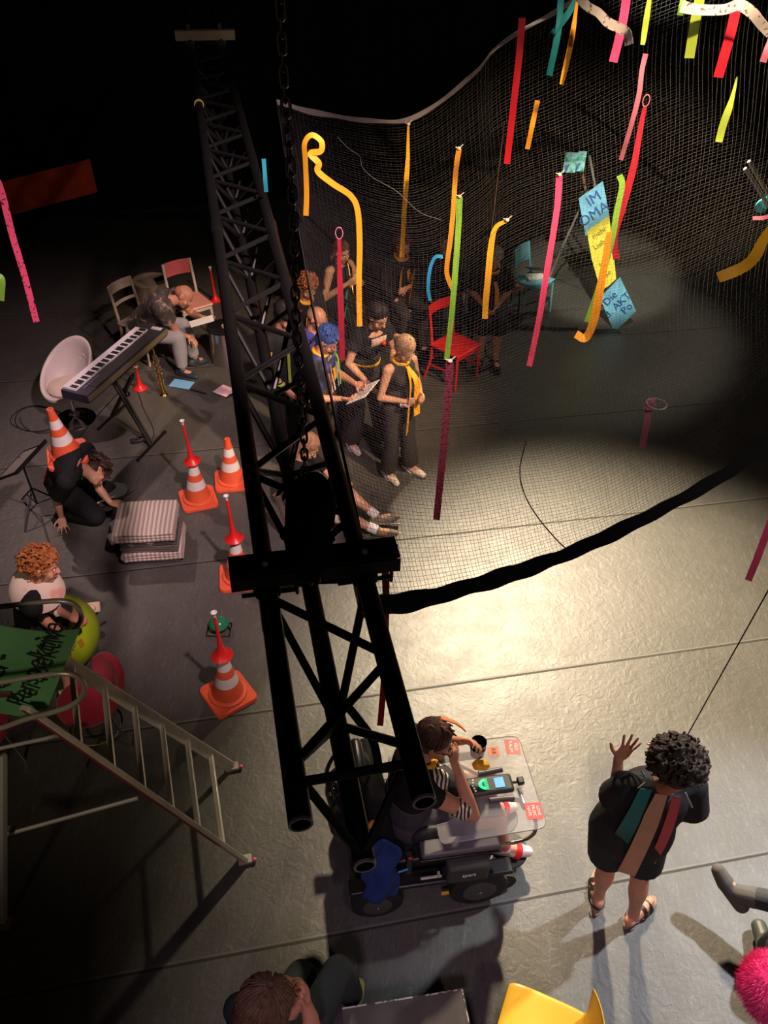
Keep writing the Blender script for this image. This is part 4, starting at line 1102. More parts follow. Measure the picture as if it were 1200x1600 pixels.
    nk = (hd-P['neck']); F_ = unit(fv); U_ = orth(nk if nk.length > .02 else up, F_); Rt = F_.cross(U_)
    if headR: U_ = (U_*math.cos(R(headR))+Rt*math.sin(R(headR))).normalized(); Rt = F_.cross(U_)
    Q = Matrix((Rt, F_, U_)).transposed(); hs = s*1.0
    hp = lambda x, y, z: hd + Q @ V((x, y, z))*hs
    m.ell(hp(0, -.008, .028), (.074*hs, .092*hs, .088*hs), Q, 20, 13)
    m.ell(hp(0, .026, -.035), (.056*hs, .062*hs, .072*hs), Q, 16, 10)
    m.ell(hp(0, .062, -.085), (.026*hs, .022*hs, .02*hs), Q, 10, 7)
    m.caps_(hp(0, .084, .015), hp(0, .104, -.018), .009*hs, .013*hs, 8); m.ell(hp(0, .098, -.022), (.017*hs, .014*hs, .011*hs), Q, 8, 6)
    for sg in (-1, 1):
        m.ell(hp(.076*sg, -.006, 0), (.010*hs, .02*hs, .031*hs), Q, 10, 7)
        m.ell(hp(.045*sg, .06, -.03), (.022*hs, .022*hs, .025*hs), Q, 10, 7)
    m.caps_(P['neck']-(P['neck']-P['chest'])*.1, hp(0, -.02, -.06), .058*s*(.88 if fem else 1), .052*s*(.88 if fem else 1), 14)
    # arms
    ar = .042*g
    for q, sg in (('l', -1), ('r', 1)):
        sh, el, wr = P['sh_'+q], P['el_'+q], P['wr_'+q]
        m.caps_(P['neck'].lerp(P['chest'], .25), sh, .062*s, .056*s*g, 12)
        m.tube([sh, sh.lerp(el, .35), sh.lerp(el, .8), el], [.054*s*g, .048*s*g, .038*s*g, .036*s*g], 12); m.ell(sh, .055*s*g); m.ell(el, .037*s*g)
        m.tube([el, el.lerp(wr, .3), el.lerp(wr, .8), wr], [.036*s*g, .037*s*g, .027*s, .024*s], 12); m.ell(wr, (.025*s))
        # legs
        hp_, kn, an, to = P['hip_'+q], P['kn_'+q], P['an_'+q], P['to_'+q]
        m.tube([hp_, hp_.lerp(kn, .3), hp_.lerp(kn, .85), kn], [.088*s*g, .082*s*g, .056*s*g, .053*s*g], 14); m.ell(hp_, .09*s*g); m.ell(kn, .054*s*g)
        bk = orth((hp_-kn)+(an-kn), an-kn) if (hp_-kn).normalized().dot((an-kn).normalized()) > -.97 else -f
        m.tube([kn, kn.lerp(an, .3)+bk*.012*s, kn.lerp(an, .7), an], [.052*s*g, .056*s*g, .036*s*g, .034*s], 14)
        heel = an - (to-an).normalized()*.035*s + (an-kn).normalized()*.03*s
        m.ell(an, .037*s); m.caps_(heel, an.lerp(to, .55)+(an-kn).normalized()*.012*s, .034*s, .036*s, 10)
        m.caps_(an.lerp(to, .55)+(an-kn).normalized()*.012*s, to, .037*s, .026*s, 10)
    # hands
    hands = hands or {}
    for q, sg in (('l', -1), ('r', 1)):
        el, wr = P['el_'+q], P['wr_'+q]; h = hands.get(q, {})
        d = h.get('dir'); d = unit(W_(d)) if d is not None and not isinstance(d, V) else (unit(d) if d is not None else (wr-el).normalized())
        pn = h.get('palm', None)
        if pn is None: pn = -r*sg
        elif not isinstance(pn, V): pn = W_(pn)
        pn = orth(pn, d); c = h.get('curl', .5); spl = h.get('splay', .12)
        # thumb side
        ts = d.cross(pn)*(1 if q == 'l' else -1)
        ts = d.cross(pn); 
        if q == 'r': ts = -ts
        if h.get('flip'): ts = -ts
        sc = s*h.get('scale', 1.)
        X = ts
        pq = Matrix((X, d, pn)).transposed()
        m.ell(wr + d*.045*sc, (.040*sc, .055*sc, .017*sc), pq, 14, 9); m.ell(wr + d*.07*sc, (.040*sc, .025*sc, .014*sc), pq, 12, 8)
        for k, (x, L_, rad) in enumerate(((.028, .072, .0088), (.009, .08, .0092), (-.010, .074, .0088), (-.028, .058, .0078))):
            b0 = wr + d*(.082-.004*abs(k-1))*sc + X*x*sc; a = 0; p = b0; fd = (d + X*(x/.03)*spl).normalized(); rr = rad*sc
            for j, fr in enumerate((.45, .32, .25)):
                a += c*(.55 if j == 0 else .75); dd = (fd*math.cos(a)+pn*math.sin(a)).normalized(); p2 = p + dd*L_*fr*sc
                m.caps_(p, p2, rr, rr*.93, 8); p = p2; rr *= .93
        tb = wr + d*.022*sc + X*.026*sc; ta = h.get('thumb', .75)
        t1 = tb + (d*.75+X*ta+pn*.25).normalized()*.040*sc; t2 = t1 + (d*.9+X*ta*.55+pn*.3*(1+c)).normalized()*.032*sc
        m.caps_(tb, t1, .0125*sc, .0105*sc, 8); m.caps_(t1, t2, .0105*sc, .0085*sc, 8)
    body = m.build('body', skin, root, vox=vox, sm=2)
    # ---- face
    for sg in (-1, 1):
        e = MB().ell(hp(.030*sg, .077, .008), (.0135*hs, .008*hs, .0085*hs), Q, 10, 7).build('eye', EYEW, root)
        MB().ell(hp(.030*sg, .0845, .008), (.0062*hs, .003*hs, .0062*hs), Q, 8, 6).build('iris', EYED, e)
        MB().tube([hp(.014*sg, .089, .026), hp(.032*sg, .086, .032), hp(.048*sg, .074, .025)], .0035*hs, 6).build('eyebrow', (hair or {}).get('m', H_BROWN), root)
    MB().tube([hp(-.022, .083, -.052), hp(-.008, .093, -.049), hp(.008, .093, -.049), hp(.022, .083, -.052)], [.0035*hs, .006*hs, .006*hs, .0035*hs], 8).build('mouth', LIP, root)
    if glasses:
        mm = MB()
        for sg in (-1, 1):
            mm.tube([hp(.032*sg+.024*math.cos(a), .1, .006+.019*math.sin(a)) for a in [k*math.pi/8 for k in range(16)]], .0024*hs, 6, closed=True)
            mm.tube([hp(.056*sg, .1, .01), hp(.08*sg, .01, .012)], .0022*hs, 6)
        mm.tube([hp(-.01, .101, .008), hp(.01, .101, .008)], .002*hs, 6)
        mm.build('glasses', glasses if not isinstance(glasses, bool) else GLASSF, root)
    # ---- hair
    if hair:
        k_ = hair['kind']; hm = hair['m']; m = MB(); rr = random.Random(hair.get('seed', 3))
        if k_ in ('short', 'curly', 'long', 'pony', 'bob', 'tuft'):
            m.ell(hp(0, -.022, .045), (.084*hs, .096*hs, .085*hs), Q, 20, 12)
            m.ell(hp(0, -.045, .0), (.080*hs, .07*hs, .085*hs), Q, 16, 10)
            if hair.get('big'): bg = hair['big']; m.ell(hp(0, -.03, .02), (.092*hs*bg, .095*hs*bg, .105*hs), Q, 20, 12)
        if k_ == 'short':
            for i in range(26):
                a = rr.uniform(0, 6.28); e = rr.uniform(.4, 1.5); p = hp(.082*math.cos(a)*math.cos(e), -.02+.092*math.sin(a)*math.cos(e), .05+.088*math.sin(e))
                m.caps_(p, p+Q @ V((rr.uniform(-.02, .02), .025, .006))*hs, .010*hs, .005*hs, 6)
        if k_ == 'tuft':
            for i in range(60):
                a = rr.uniform(0, 6.28); e = rr.uniform(.1, 1.5); p = hp(.084*math.cos(a)*math.cos(e), -.022+.096*math.sin(a)*math.cos(e), .05+.09*math.sin(e))
                m.caps_(p, p+Q @ V((.03*math.cos(a), .012+.03*math.sin(a), .004))*hs, .012*hs, .004*hs, 6)
        if k_ == 'curly':
            vol = hair.get('vol', 1.)
            for i in range(hair.get('n', 170)):
                a = rr.uniform(0, 6.28); e = math.asin(rr.uniform(-.45, 1)); R_ = rr.uniform(.088, .112)*vol
                x, y, z = R_*math.cos(a)*math.cos(e), -.028+R_*1.08*math.sin(a)*math.cos(e), .038+R_*.95*math.sin(e)
                if y > .035 and z < .06: continue
                rd = rr.uniform(.0055, .0105)*vol
                pts = [hp(x+.014*math.cos(t_+i)*vol, y+.014*math.sin(t_+i)*vol, z+.006*(t_-2)) for t_ in (0, 1.2, 2.4, 3.6, 4.8)]
                m.tube(pts, rd*.62*hs, 6)
        if k_ in ('long', 'bob'):
            L_ = hair.get('len', .28) if k_ == 'long' else .14
            for i in range(34):
                a = math.pi*(1.02+.96*i/33)+(rr.random()-.5)*.1; a2 = a
                bg = hair.get('big', 1.); p0 = hp(.072*bg*math.cos(a), -.03+.07*bg*math.sin(a), .05); p1 = hp(.084*bg*math.cos(a), -.03+.082*bg*math.sin(a), -.04)
                p2 = p1 + V((0, 0, -1))*(L_-.06)*s*rr.uniform(.7, 1.05) + (Q @ V((.02*math.cos(a), -.015, 0)))*s
                m.tube(bez([p0, p1, p1.lerp(p2, .5)+V((rr.uniform(-.008, .008), rr.uniform(-.008, .008), 0)), p2], 3), [.016*s]*7+[.012*s]*2+[.006*s], 6)
        if k_ == 'pony':
            m.ell(hp(0, -.118, .03), .026*hs); p = hp(0, -.125, .02)
            m.tube(bez([p, p+Q @ V((0, -.03, -.04))*hs, p+V((0, 0, -.13))*s+Q @ V((0, -.02, 0)), p+V((0, 0, -.22))*s], 4), [.02*s, .024*s, .025*s, .025*s, .024*s, .022*s, .02*s, .018*s, .016*s, .014*s, .011*s, .008*s, .005*s], 8)
        if k_ == 'fringe':
            pass
        if k_ == 'thin':
            m.ell(hp(0, -.05, .012), (.079*hs, .068*hs, .06*hs), Q, 16, 10)
        ho = m.build('hair', hm, root, vox=hair.get('vox', .005), sm=1)
        if k_ in ('short', 'tuft', 'long', 'bob', 'pony'):
            m = MB(); bg = hair.get('big', 1.) if k_ == 'long' else 1.
            for i in range(150):
                a = rr.uniform(0, 6.28); pts = []
                if math.sin(a) > .35 and k_ in ('long', 'bob', 'pony'): reach = 1.15
                elif math.sin(a) > .35: reach = .75
                else: reach = 1.75
                jt = rr.uniform(-.25, .25)
                for q_ in range(6):
                    e = .12+reach*q_/5; lift = 1.02+.03*math.sin(i*1.7+q_)
                    x = .088*bg*math.sin(e)*math.cos(a+jt*q_/5)*lift; y = -.024+.098*(bg if bg == 1 else bg*.98)*math.sin(e)*math.sin(a+jt*q_/5)*lift; z = .045+.088*math.cos(e)*lift
                    pts.append(hp(x, y, z))
                m.tube(pts, [.0045*hs, .005*hs, .005*hs, .0045*hs, .0035*hs, .001], 5)
            st_ = m.build('hair_strands', hm, ho); st_['kind'] = 'stuff'
    # ---- clothes
    if top:
        m = MB(); inf = top.get('puff', .014)*1.
        m.rings(trings(inf, top.get('lo', 0.), top.get('hi', .985), flare=top.get('flare', 0.)))
        if top.get('skirt'):   # hangs from the waist downwards
            pc = P['pelvis']; n = 28; rs = []
            for i in range(7):
                t = i/6; rs.append([pc + V((0, 0, .1-(top['skirt']+.1)*t))*s + plat*((.17+.07*t+.012*math.sin(k*1.57+i*.4)*t)*s*math.cos(2*math.pi*k/n)) + plat.cross(up)*((.13+.08*t+.012*math.cos(k*1.3)*t)*s*math.sin(2*math.pi*k/n)) for k in range(n)])
            m.rings(rs)
        if fem:
            ch = P['chest'].lerp(P['neck'], .15)
            for sg in (-1, 1): m.ell(ch + lat*.07*s*sg - fwd*(-.085*s if fwd.dot(f) > 0 else .085*s), .058*s+inf*.8)
        sl = top.get('sleeve', .5)
        for q in 'lr':
            sh, el, wr = P['sh_'+q], P['el_'+q], P['wr_'+q]; nb = P['neck'].lerp(P['chest'], .25); e = inf*.9; wd = top.get('wide', 0.)
            if sl <= 0:
                m.caps_(nb, nb.lerp(sh, .75), .062*s+e, .05*s+e, 12, ends=(True, False)); continue
            m.caps_(nb, sh, .066*s+e*.6, .058*s*g+e*.7, 12); m.ell(sh, .057*s*g+e)
            if sl <= 1: m.tube([sh, sh.lerp(el, sl*.5), sh.lerp(el, sl)], [.055*s*g+e, .05*s*g+e+wd*.5, .044*s*g+e+wd], 16)
            else:
                m.tube([sh, sh.lerp(el, .5), el], [.055*s*g+e, .046*s*g+e, .038*s*g+e], 14); m.ell(el, .039*s*g+e)
                m.tube([el, el.lerp(wr, (sl-1))], [.038*s*g+e, .028*s*g+e+wd], 14)
        m.build(top.get('name', 'shirt'), top['m'], root, vox=.008, sm=3)
    if bottom:
        m = MB(); inf = bottom.get('puff', .016); lg = bottom.get('leg', 1.95); fl_ = bottom.get('flare', 0.)
        rr_ = trings(inf*.9, 0, bottom.get('hi', .3)); m.rings(rr_); m.ell(P['pelvis']+V((0, 0, -.02))*s, (.14*s*g+inf, .12*s*g+inf, .11*s*g+inf))
        for q in 'lr':
            hp_, kn, an = P['hip_'+q], P['kn_'+q], P['an_'+q]
            m.ell(hp_, .092*s*g+inf)
            if lg <= 1: m.tube([hp_, hp_.lerp(kn, lg*.5), hp_.lerp(kn, lg)], [.09*s*g+inf, .08*s*g+inf+fl_*.5, .068*s*g+inf+fl_], 16)
            else:
                m.tube([hp_, hp_.lerp(kn, .5), kn], [.09*s*g+inf, .072*s*g+inf, .056*s*g+inf+fl_*.3], 16); m.ell(kn, .056*s*g+inf+fl_*.3)
                k = lg-1; m.tube([kn, kn.lerp(an, k*.5), kn.lerp(an, k)], [.056*s*g+inf+fl_*.3, .055*s*g+inf+fl_*.6, .042*s+inf+fl_], 16)
        m.build(bottom.get('name', 'trousers'), bottom['m'], root, vox=.008, sm=3)
    if shoes:
        for q in 'lr':
            if shoes.get('only') and q not in shoes['only']: continue
            an, kn, to = P['an_'+q], P['kn_'+q], P['to_'+q]; m = MB(); e = shoes.get('puff', .009)*s
            dd = (to-an).normalized(); dwn = orth((an-kn), dd); heel = an - dd*.04*s + dwn*.045*s
            m.ell(an+dwn*.01*s, .038*s+e); m.caps_(heel, an.lerp(to, .6)+dwn*.022*s, .032*s+e, .034*s+e, 12); m.caps_(an.lerp(to, .6)+dwn*.022*s, to+dwn*.0+dd*.008, .036*s+e, .025*s+e, 12)
            if shoes.get('boot'): m.caps_(an, an.lerp(kn, shoes['boot']), .042*s+e, .045*s+e, 12)
            so_ = m.build('shoe', shoes['m'], root, vox=.007, sm=2)
            if shoes.get('sole'):
                lx = dd.cross(dwn); g2 = []
                MB().box(an.lerp(to, .42)+dwn*.062*s, (.27*s, .085*s, .018*s), Matrix((dd, lx, dwn)).transposed()).build('sole', shoes['sole'], so_, bevel=.008*s)
    root['_'] = 0; del root['_']
    PS = Pose(); PS.root = root; PS.bust = .07 if fem else .02; PS.P = P; PS.B = B; PS.hp = hp; PS.Q = Q; PS.f = f; PS.r = r; PS.lat = lat; PS.s = s; PS.W = W_
    PS.front = (lat.cross(P['neck']-P['pelvis']).normalized()); PS.front = PS.front if PS.front.dot(f) > 0 else -PS.front
    return PS
def scarf(ps, m_, name='neckerchief', tails=((.02, .25), (-.02, .32)), r_=.075, w=.05, drop=None, tail_m=None):
    nk = ps.P['neck']; up_ = (ps.P['head']-nk).normalized(); c = nk + up_*.015
    lat = ps.lat; fr = ps.front; rg = []
    MB().tube([c + lat*(r_*math.cos(a)) + fr*(r_*.95*math.sin(a)) - up_*(.02*math.sin(a)) for a in [k*2*math.pi/20 for k in range(20)]], .017*ps.s, 8, closed=True, flat=1.).build(name, m_, ps.root)
    kn = c + fr*(r_+.012) - up_*.03; bo_ = ps.bust
    for dx, L_ in tails:
        a = kn; b = kn - (ps.P['neck']-ps.P['chest']).normalized()*.12 + lat*dx + fr*(.03+bo_); e = b + V((0, 0, -1))*(L_-.1)+fr*.01+lat*dx*.6
        pts = bez([a, b, b.lerp(e, .5), e], 4); g = [[], []]
        for i, p in enumerate(pts):
            hw = w/2*(.5+.5*min(1, i/5)); sd = (lat*math.cos(.3+dx*8)+fr*math.sin(.3+dx*8)); g[0].append(p-sd*hw); g[1].append(p+sd*hw)
        MB().sheet(g, .003).build('scarf_tail', tail_m or m_, ps.root)
def strand(ps, pts, w, m_, name='ribbon_strand', flat=True):
    """a cloth strip pinned to the person; points in person coordinates relative to a joint"""
    P_ = bez(pts, 4); g = [[], []]
    for i, p in enumerate(P_):
        t = (P_[min(i+1, len(P_)-1)]-P_[max(i-1, 0)]).normalized(); sd = t.cross(ps.front).normalized()*w/2
        if sd.length < 1e-6: sd = ps.lat*w/2
        g[0].append(p-sd); g[1].append(p+sd)
    return MB().sheet(g, .003).build(name, m_, ps.root)
def L2B(ps, v): return V(v)-ps.B
GRD = lambda x, y: (at(x, y, 0).x, at(x, y, 0).y, 0)
# ---- standing man with striped back (foreground right)
b = V((1.475, 2.25, 0)); CAPE = mat('black_top', (.012, .013, .016), .85, bump=.2)
an_l = at(935, 1400, .08); an_r = at(990, 1430, .08)
HD = at(1054, 1197, 1.62)
man = person('curly dark-haired person seen from behind, striped ribbons down the black top, one hand raised', b, 78,
    dict(pelvis=at(983, 1300, .90), chest=at(1010, 1258, 1.20), neck=at(1036, 1222, 1.42), head=HD,
         lat=V((1, .12, 0)), plat=V((1, -.1, 0)), el_l=at(962, 1248, 1.22), wr_l=at(966, 1186, 1.46), el_r=at(1077, 1268, 1.18), wr_r=at(1066, 1245, 1.12)+V((-.04, .2, 0)),
         kn_l=at(948, 1352, .48), kn_r=at(1000, 1370, .48), an_l=an_l, an_r=an_r, to_l=at(933, 1376, .03), to_r=at(1016, 1408, .03)),
    face=V((-.05, 1, -.5)), s=1.0, skin=SKIN2, hair=dict(kind='curly', m=hairmat('hair_dark_curly', (.035, .022, .018)), n=760, vol=1.15, vox=.004),
    top=dict(m=CAPE, puff=.025, flare=.045, sleeve=.9, wide=.03), bottom=dict(m=mat('black_shorts', (.012, .013, .016), .85), leg=.62, puff=.03, flare=.015, name='shorts'), vox=.0055,
    hands=dict(l=dict(dir=V((.03, .02, .12))+RT*.02, palm=V((.15, 1, .3)), curl=.12, splay=.42, thumb=1.25, flip=False)), girth=1.0)
ps = man
# back ribbons : follow the back from neck to hem
def back_strip(x0, x1, n0, n1, w0, w1, m_, end, name='back_ribbon'):
    nk, ch, pe = ps.P['neck'], ps.P['chest'], ps.P['pelvis']; bk = -ps.front; pts = []; g = [[], []]
    for i in range(13):
        t = i/12; c = (nk*(1-t)**2 + ch*2*t*(1-t) + pe*t*t) if t <= 1 else pe
        c = nk.lerp(ch, t*2) if t < .5 else ch.lerp(pe, (t-.5)*2)
        bulge = .112+.075*math.sin(min(1, t*1.1)*math.pi/2) + .03*t
        if end > .0: c = c + V((0, 0, -end*max(0, t-.55)/.45))
        x = x0+(x1-x0)*t; bulge *= math.sqrt(max(.3, 1-(x/.25)**2))
        p = c + bk*bulge + ps.lat*x + V((0, 0, -.0)); w = w0+(w1-w0)*t
        g[0].append(p-ps.lat*w/2 + bk*.0); g[1].append(p+ps.lat*w/2)
    return MB().sheet(g, .004).build(name, m_, ps.root)
def back_cloth(lft, rgt, z0, z1, m_, name='back_ribbon'):
    A = bez([at(x, y, z0+(z1-z0)*(i/(len(lft)-1))+.05+.11*math.sin(math.pi*i/(len(lft)-1))) for i, (x, y) in enumerate(lft)], 5); B_ = bez([at(x, y, z0+(z1-z0)*(i/(len(rgt)-1))+.05+.11*math.sin(math.pi*i/(len(rgt)-1))) for i, (x, y) in enumerate(rgt)], 5)
    MB().sheet([[a.lerp(b_, k/4)-ps.B for k in range(5)] for a, b_ in zip(A, B_)], .004).build(name, m_, ps.root)
back_cloth([(1024, 1240), (1005, 1278), (986, 1320), (965, 1361)], [(1043, 1243), (1030, 1285), (1013, 1325), (992, 1369)], 1.50, .74, mat('tan_ribbon', (.52, .30, .18), .7))
back_cloth([(1050, 1246), (1040, 1280), (1027, 1315), (1011, 1345)], [(1064, 1247), (1056, 1282), (1042, 1318), (1024, 1350)], 1.50, .76, mat('dusky_red_ribbon', (.55, .08, .10), .7))
back_cloth([(1001, 1232), (985, 1262), (968, 1290), (957, 1308)], [(1019, 1234), (1007, 1264), (993, 1298), (977, 1328)], 1.50, .92, mat('deep_teal_cloth', (.012, .16, .16), .7))
for (a, b2) in (((1002, 1204), (1020, 1235)), ((1008, 1222), (981, 1246)), ((1071, 1238), (1082, 1262))):
    strand(ps, [at(*a, 1.47)-ps.B, at((a[0]+b2[0])/2, (a[1]+b2[1])/2, 1.45)-ps.B, at(*b2, 1.42)-ps.B], .008, mat('pale_tape', (.4, .42, .45), .6), 'tape')
MB().tube([at(938+3*math.cos(k), 1288+7*math.sin(k), .95)-ps.B for k in [q*.4 for q in range(16)]], .004, 6, closed=True).build('hanging_cord', mat('cord_tan', (.25, .2, .15), .6), ps.root)
def sandal(ps, q, m_):
    an, to, kn = ps.P['an_'+q], ps.P['to_'+q], ps.P['kn_'+q]; dd = (to-an); dd.z = 0; L_ = dd.length+.12; dd.normalize(); lx = V((-dd.y, dd.x, 0)); c = an.lerp(to, .45); c.z = .012
    rs = []
    for z in (.0, .024):
        ring = []
        for k in range(28):
            a = 2*math.pi*k/28; x = math.cos(a); y = math.sin(a); w = .046 if x > 0 else .036
            ring.append(V((c.x, c.y, z)) + dd*x*(.145) + lx*y*w)
        rs.append(ring)
    so_ = MB().rings(rs).build('sandal_sole', mat('tan_sole', (.32, .19, .11), .7), ps.root)
    for f_, h, w in ((.055, .052, .026), (.0, .070, .026)):
        pts = [V((c.x, c.y, 0))+dd*f_+lx*(.048*math.cos(a))+V((0, 0, .012+h*math.sin(a))) for a in [math.pi*k/10 for k in range(11)]]
        g = [[p-dd*w/2 for p in pts], [p+dd*w/2 for p in pts]]; MB().sheet(g, .006).build('strap', m_, so_)
    pts = [V((c.x, c.y, 0))-dd*(.07+.05*math.sin(a))+lx*(.043*math.cos(a))+V((0, 0, .055)) for a in [math.pi*k/10 for k in range(11)]]
    g = [[p-V((0, 0, .011)) for p in pts], [p+V((0, 0, .011)) for p in pts]]; MB().sheet(g, .006).build('strap', m_, so_)
sandal(ps, 'l', mat('black_leather', (.015, .014, .014), .5)); sandal(ps, 'r', mat('black_leather', (0, 0, 0)))

# ---- girl in black with yellow scarf
b = V((.11, 6.44, 0)); DK = mat('charcoal_cloth', (.026, .023, .022), .85, bump=.2)
girl = person('blond girl in sleeveless black standing with a yellow scarf, white shoes', b, -48,
    dict(pelvis=(0, 0, .88), chest=(0, .0, 1.15), neck=(0, -.01, 1.32), head=(0, .045, 1.46), el_l=(-.22, .0, 1.03), el_r=(.23, -.02, 1.0), wr_r=(.09, .17, 1.0), wr_l=(-.08, .2, 1.03), kn_l=(-.1, .03, .46), kn_r=(.1, .03, .46), an_l=(-.14, .05, .08), an_r=(.1, -.02, .08)),
    face=(0, .8, -.55), s=.95, hair=dict(kind='pony', m=H_BLOND), top=dict(m=DK, sleeve=0, puff=.012), bottom=dict(m=DK, leg=1.93, puff=.02, flare=.025), shoes=dict(m=mat('off_white_shoe', (.68, .6, .52), .6), sole=WHITEP), fem=True, vox=.006, girth=.92,
    hands=dict(l=dict(dir=(.3, .8, 0), palm=(.6, -.2, 0), curl=1.3), r=dict(dir=(-.8, .6, 0), palm=(-.3, -.8, 0), curl=1.2)))
scarf(girl, YEL, tails=((.04, .62), (-.03, .46)), w=.075)
pr = girl.P['wr_r']; MB().tube([pr+V((.035*math.cos(a), .035*math.sin(a), -.03+.01*math.sin(3*a))) for a in [k*.4 for k in range(16)]], .014, 8, closed=True).build('scrunchie', pattern('scrunchie_print', [(.2, .1, .2), (.6, .5, .6)], 'noise', 60), girl.root)

# ---- dark haired woman behind the girl
b = V((-.23, 6.9, 0)); FLO = pattern('floral_front', [(.70, .58, .46), (.62, .42, .33), (.7, .05, .06)], 'noise', 18, .8, (.45, .6))
wom = person('dark-haired woman in black leaning forward, yellow sash and wide black trousers', b, -52,
    dict(pelvis=(0, -.05, .92), chest=(0, .05, 1.2), neck=(0, .12, 1.38), head=(0, .2, 1.52), el_l=(-.24, .14, 1.1), el_r=(.25, .1, 1.08), wr_r=(.12, .26, .88), wr_l=(-.1, .3, .88), kn_l=(-.13, .05, .48), kn_r=(.1, .0, .48), an_l=(-.2, .12, .08), an_r=(.12, -.05, .08)),
    face=(-.1, .8, -.5), hair=dict(kind='long', m=H_DARK, len=.22), top=dict(m=BLK, sleeve=.45, wide=.03, hi=.9), bottom=dict(m=DK, leg=1.95, puff=.03, flare=.03), shoes=dict(m=mat('pink_white_shoe', (.65, .52, .5), .6), sole=WHITEP), fem=True, vox=.0065,
    hands=dict(l=dict(dir=(.3, .6, -.5), curl=.6), r=dict(dir=(-.3, .6, -.5), curl=.6)))
fr = wom.front
_g = [[wom.P['neck'].lerp(wom.P['chest'], .1+.95*i/6) + wom.lat*(-.085+.17*j/6)*(1-.3*i/6) + fr*(.095+.035*math.sin(math.pi*min(1, .2+i/6))) for j in range(7)] for i in range(7)]
MB().sheet(_g, .008).build('floral_bib', FLO, wom.root)
w_ = wom.P['pelvis'].lerp(wom.P['chest'], .35)
MB().tube([w_ + wom.lat*(.155*math.cos(a)) + fr*(.125*math.sin(a)) + V((0, 0, .02*math.sin(a*2))) for a in [k*2*math.pi/24 for k in range(24)]], .022, 8, closed=True).build('sash', YEL, wom.root)
MB().ell(wom.P['neck'].lerp(wom.P['chest'], .4)+fr*.15+wom.lat*-.05, .022).build('red_flower', RED, wom.root)

# ---- blue haired person reading a sheet
b = V((-.62, 6.36, 0)); RB = pattern('ribboned_cloth', [(.015, .015, .02), (.02, .06, .2), (.25, .03, .05)], 'noise', 9, .8, (.45, .6))
bh = person('blue-haired person in black with a yellow scarf reading from a sheet', b, -22,
    dict(pelvis=(0, 0, .9), chest=(0, .02, 1.19), neck=(0, .03, 1.37), head=(0, .1, 1.50), el_l=(-.22, .08, 1.06), el_r=(.24, .05, 1.04), wr_r=(.14, .29, 1.05), wr_l=(-.06, .34, 1.1)),
    face=(0, .8, -.6), s=1.0, skin=SKIN2, hair=dict(kind='tuft', m=H_BLUE), top=dict(m=RB, sleeve=.5), bottom=dict(m=mat('brown_trousers', (.05, .035, .026), .85), leg=1.9), shoes=dict(m=mat('flesh_shoe', (.5, .25, .16), .6)), glasses=mat('glasses_grey', (.15, .12, .12), .3), vox=.0065, girth=1.05,
    hands=dict(l=dict(dir=(.2, .9, .1), palm=(.6, 0, .6), curl=.7), r=dict(dir=(-.1, .9, .1), palm=(-.6, 0, .6), curl=.7)))
scarf(bh, YEL, tails=((.05, .42), (-.02, .2)), w=.07)
for k, (c_, dx) in enumerate(((mat('pale_blue_ribbon', (.15, .28, .45), .6), -.07), (mat('pale_pink_strip', (.6, .3, .3), .6), .05), (mat('white_strip', (.6, .55, .5), .6), .0), (RC['green'], -.11))):
    q0 = bh.P['neck']+bh.front*.1+bh.lat*dx*.6; strand(bh, [q0, q0.lerp(bh.P['chest'], .6)+bh.front*.07+bh.lat*dx, bh.P['chest']+bh.front*.15+bh.lat*dx+V((0, 0, -.15))], .022, c_)
pp = (bh.P['wr_l']+bh.P['wr_r'])/2+bh.B+bh.f*.14+V((0, 0, .03)); q = Euler((R(-32), 0, R(-22-90+180)))
o = MB().box((0, 0, 0), (.31, .22, .003)).build('sheet', PAPER, smooth=False); o.location = pp; o.rotation_euler = Euler((R(-35), 0, R(68))); tag(o, 'white printed sheet held by the blue-haired person', 'paper')
for k in range(5):
    c = MB().box((-.02+.01*(k % 2), .07-.035*k, .003), (.22-.05*(k % 3), .006, .001)).build('printed_line', mat('print_ink', (.08, .08, .08), .8), o, smooth=False)

# ---- person in dark cap behind the truss
b = V((-1.0, 6.75, 0))
cap = person('person in a dark cap with red stars standing behind the truss', b, -35,
    dict(pelvis=(0, 0, .9), chest=(0, .02, 1.2), neck=(0, .03, 1.38), head=(0, .09, 1.52), el_l=(-.22, .08, 1.08), el_r=(.24, .04, 1.06), wr_r=(.18, .22, .9), wr_l=(-.06, .3, 1.1)),
    face=(0, .85, -.45), skin=SKIN2, hair=dict(kind='short', m=H_DARK), top=dict(m=BLK, sleeve=.35), bottom=dict(m=BLK, leg=1.9), shoes=dict(m=mat('flesh_shoe', (0, 0, 0))), vox=.0075)
m = MB().ell(cap.hp(0, -.015, .06), (.098, .108, .078), cap.Q, 20, 12); m.ell(cap.hp(0, .09, .052), (.07, .05, .012), cap.Q, 16, 8); m.build('cap', BLK, cap.root, vox=.006)
for x, y in ((-.055, .085), (.05, .09)):
    ring = []; c0 = cap.hp(x, y-.0, .115)
    g = MB(); pts = []
    for k in range(10): a = k*math.pi/5; rr = .028 if k % 2 == 0 else .011; pts.append((rr*math.cos(a), rr*math.sin(a)))
    g.rings([[c0 + cap.Q @ V((u, h*.6, v+h)) for u, v in pts] for h in (0, .006)]); g.build('red_star', mat('star_red', (.75, .02, .05), .5), cap.root)
for k, z in enumerate((.1, .2, .3, .45)):
    c0 = cap.P['el_r'].lerp(cap.P['wr_r'], .4+z); MB().tube([c0+V((.036*math.cos(a), .036*math.sin(a), 0)) for a in [j*.524 for j in range(12)]], .008, 6, closed=True).build('bracelet', BLK if k % 2 else RC['green'], cap.root)
